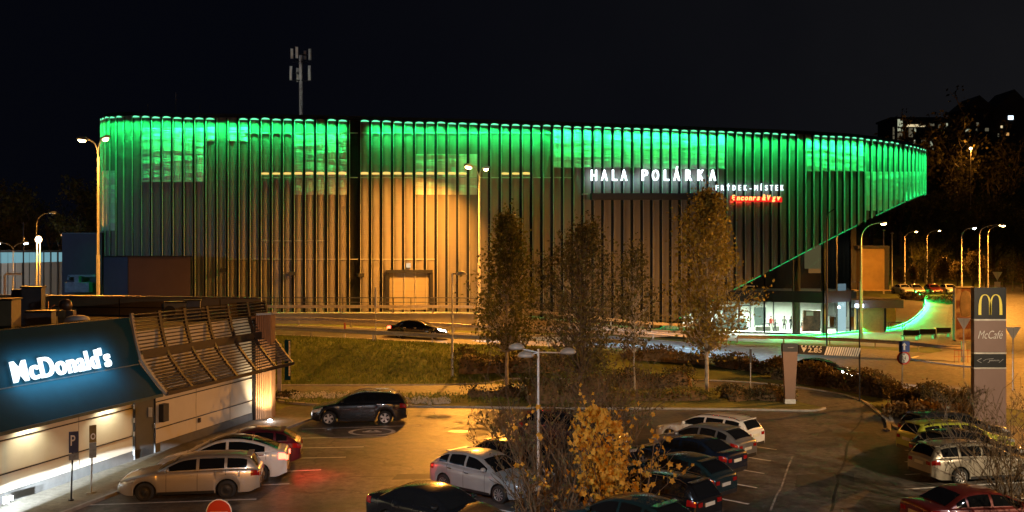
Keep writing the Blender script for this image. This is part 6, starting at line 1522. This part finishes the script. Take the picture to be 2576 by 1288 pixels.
B_ = mat('cloth_black', (.012,.012,.014), .8, var=.2); RD = mat('cloth_red', (.45,.06,.04), .8, var=.1); GY = mat('cloth_grey', (.3,.3,.26), .8, var=.1); WH = mat('cloth_white', (.65,.65,.62), .8, var=.05); HB_ = mat('hair_dark', (.02,.015,.01), .7, var=.1)
person('standing person in black jacket and black shorts inside the lobby', X_at(1991,108.6), 108.6, 170, B_, B_, HB_, 2)
person('person in light jacket and dark trousers inside the lobby', X_at(1973,109.2), 109.2, 150, GY, B_, HB_, 1)
person('person in red top and white trousers inside the lobby', X_at(1940,109.8), 109.8, 200, RD, WH, HB_, 0)
person('person in dark clothes beside the red top inside the lobby', X_at(1950,109.0), 109.0, 90, B_, B_, HB_, 1, hscale=.8)
person('person in dark clothes half behind the concrete column in the lobby', X_at(2019,108.9), 108.9, 200, B_, RD, HB_, 0, hscale=.75)

# ---------------------------------------------------------------- lamps of the place outside the picture, and added fill over the road
FW = (1,.74,.46)
slight('parking_lamp_light', (21, 22, 9), Vector((-12,42,0))-Vector((21,22,9)), 4800, (.92,.95,1), 60, .8, .12)
slight('parking_lamp_light', (3, -3, 11), Vector((0,23,0))-Vector((3,-3,11)), 19000, SOD, 52, .6, .2)
slight('parking_lamp_light', (27, 14, 10), Vector((19.5,42,0))-Vector((27,14,10)), 40000, FW, 58, .9, .2)
slight('parking_lamp_light', (30,45,11), Vector((8,62,5))-Vector((30,45,11)), 12000, SOD, 40, .6, .2)
slight('parking_lamp_light', (-5,17,8.5), Vector((-1,35,0))-Vector((-5,17,8.5)), 5000, (.72,.87,1), 62, .9, .2)
slight('road_lamp_light', (47, 72, 12), (-.95,-.05,-1), 75000, SOD, 125, .6, .2)
slight('road_lamp_light', (-48, 80, 14), (.1,-.5,-1), 1500, SOD, 150, .6, .2)
for x_, y_, p_ in ((9,78,620),(14,79,760),(18.5,80,620)): alight('road_streak_fill', (x_,y_,7.5), (.1,.25,-1), 3, 1, p_, (.4,.74,1), 110)  # unseen area lights added above the road, standing in for headlight streaks
slight('plaza_lamp_light', (56, 100, 11), (0,0,-1), 9000, SOD, 160, .6, .2)

# ---------------------------------------------------------------- sky, camera, output
w = bpy.data.worlds.new('World'); sc.world = w; w.use_nodes = True; n = w.node_tree; n.nodes.clear()
out = n.nodes.new('ShaderNodeOutputWorld'); bg = n.nodes.new('ShaderNodeBackground'); sky = n.nodes.new('ShaderNodeTexSky'); sky.sky_type = 'NISHITA'; sky.sun_disc = False; sky.sun_elevation = math.radians(-6); sky.sun_rotation = math.radians(120)
bg.inputs[1].default_value = .01
bg2 = n.nodes.new('ShaderNodeBackground'); bg2.inputs[0].default_value = (.0022,.0025,.0042,1); bg2.inputs[1].default_value = 1.0
tcw = n.nodes.new('ShaderNodeTexCoord'); sp = n.nodes.new('ShaderNodeSeparateXYZ'); n.links.new(tcw.outputs['Generated'], sp.inputs[0])
mr = n.nodes.new('ShaderNodeMapRange'); mr.inputs['From Min'].default_value = -.25; mr.inputs['From Max'].default_value = .55; n.links.new(sp.outputs['X'], mr.inputs['Value'])
nzw = n.nodes.new('ShaderNodeTexNoise'); nzw.inputs['Scale'].default_value = 3.5; nzw.inputs['Detail'].default_value = 4; n.links.new(tcw.outputs['Generated'], nzw.inputs['Vector'])
mlw = n.nodes.new('ShaderNodeMath'); mlw.operation = 'MULTIPLY'; n.links.new(mr.outputs[0], mlw.inputs[0]); n.links.new(nzw.outputs['Fac'], mlw.inputs[1])
crw = n.nodes.new('ShaderNodeValToRGB'); crw.color_ramp.elements[0].color = (.0014,.0017,.0034,1); crw.color_ramp.elements[1].color = (.010,.0098,.0105,1); n.links.new(mlw.outputs[0], crw.inputs[0]); n.links.new(crw.outputs[0], bg2.inputs[0])
ad = n.nodes.new('ShaderNodeAddShader'); n.links.new(sky.outputs[0], bg.inputs[0]); n.links.new(bg.outputs[0], ad.inputs[0]); n.links.new(bg2.outputs[0], ad.inputs[1]); n.links.new(ad.outputs[0], out.inputs[0])
sl_ = bpy.data.lights.new('moonlight', 'SUN'); sl_.energy = .012; sl_.angle = math.radians(3); sl_.color = (.7,.8,1); so = bpy.data.objects.new('moonlight', sl_); C.objects.link(so); so.rotation_euler = (math.radians(40), 0, math.radians(-30))
cam = bpy.data.cameras.new('Camera'); cam.lens = 35.0; cam.sensor_width = 36.0; cam.clip_end = 3000; cam.clip_start = .5
co = bpy.data.objects.new('Camera', cam); C.objects.link(co); co.location = (0,0,H); co.rotation_euler = (math.radians(90),0,0); sc.camera = co
vs_ = sc.view_settings; vs_.view_transform = 'Standard'; vs_.look = 'None'; vs_.exposure = 0.0; vs_.gamma = 1.0; vs_.use_curve_mapping = False
cy = sc.cycles; cy.use_denoising = True
try: cy.denoiser = 'OPENIMAGEDENOISE'
except Exception: pass
cy.max_bounces = 5; cy.diffuse_bounces = 2; cy.glossy_bounces = 3; cy.transparent_max_bounces = 8; cy.sample_clamp_indirect = 4; cy.caustics_reflective = False; cy.caustics_refractive = False; cy.use_light_tree = True
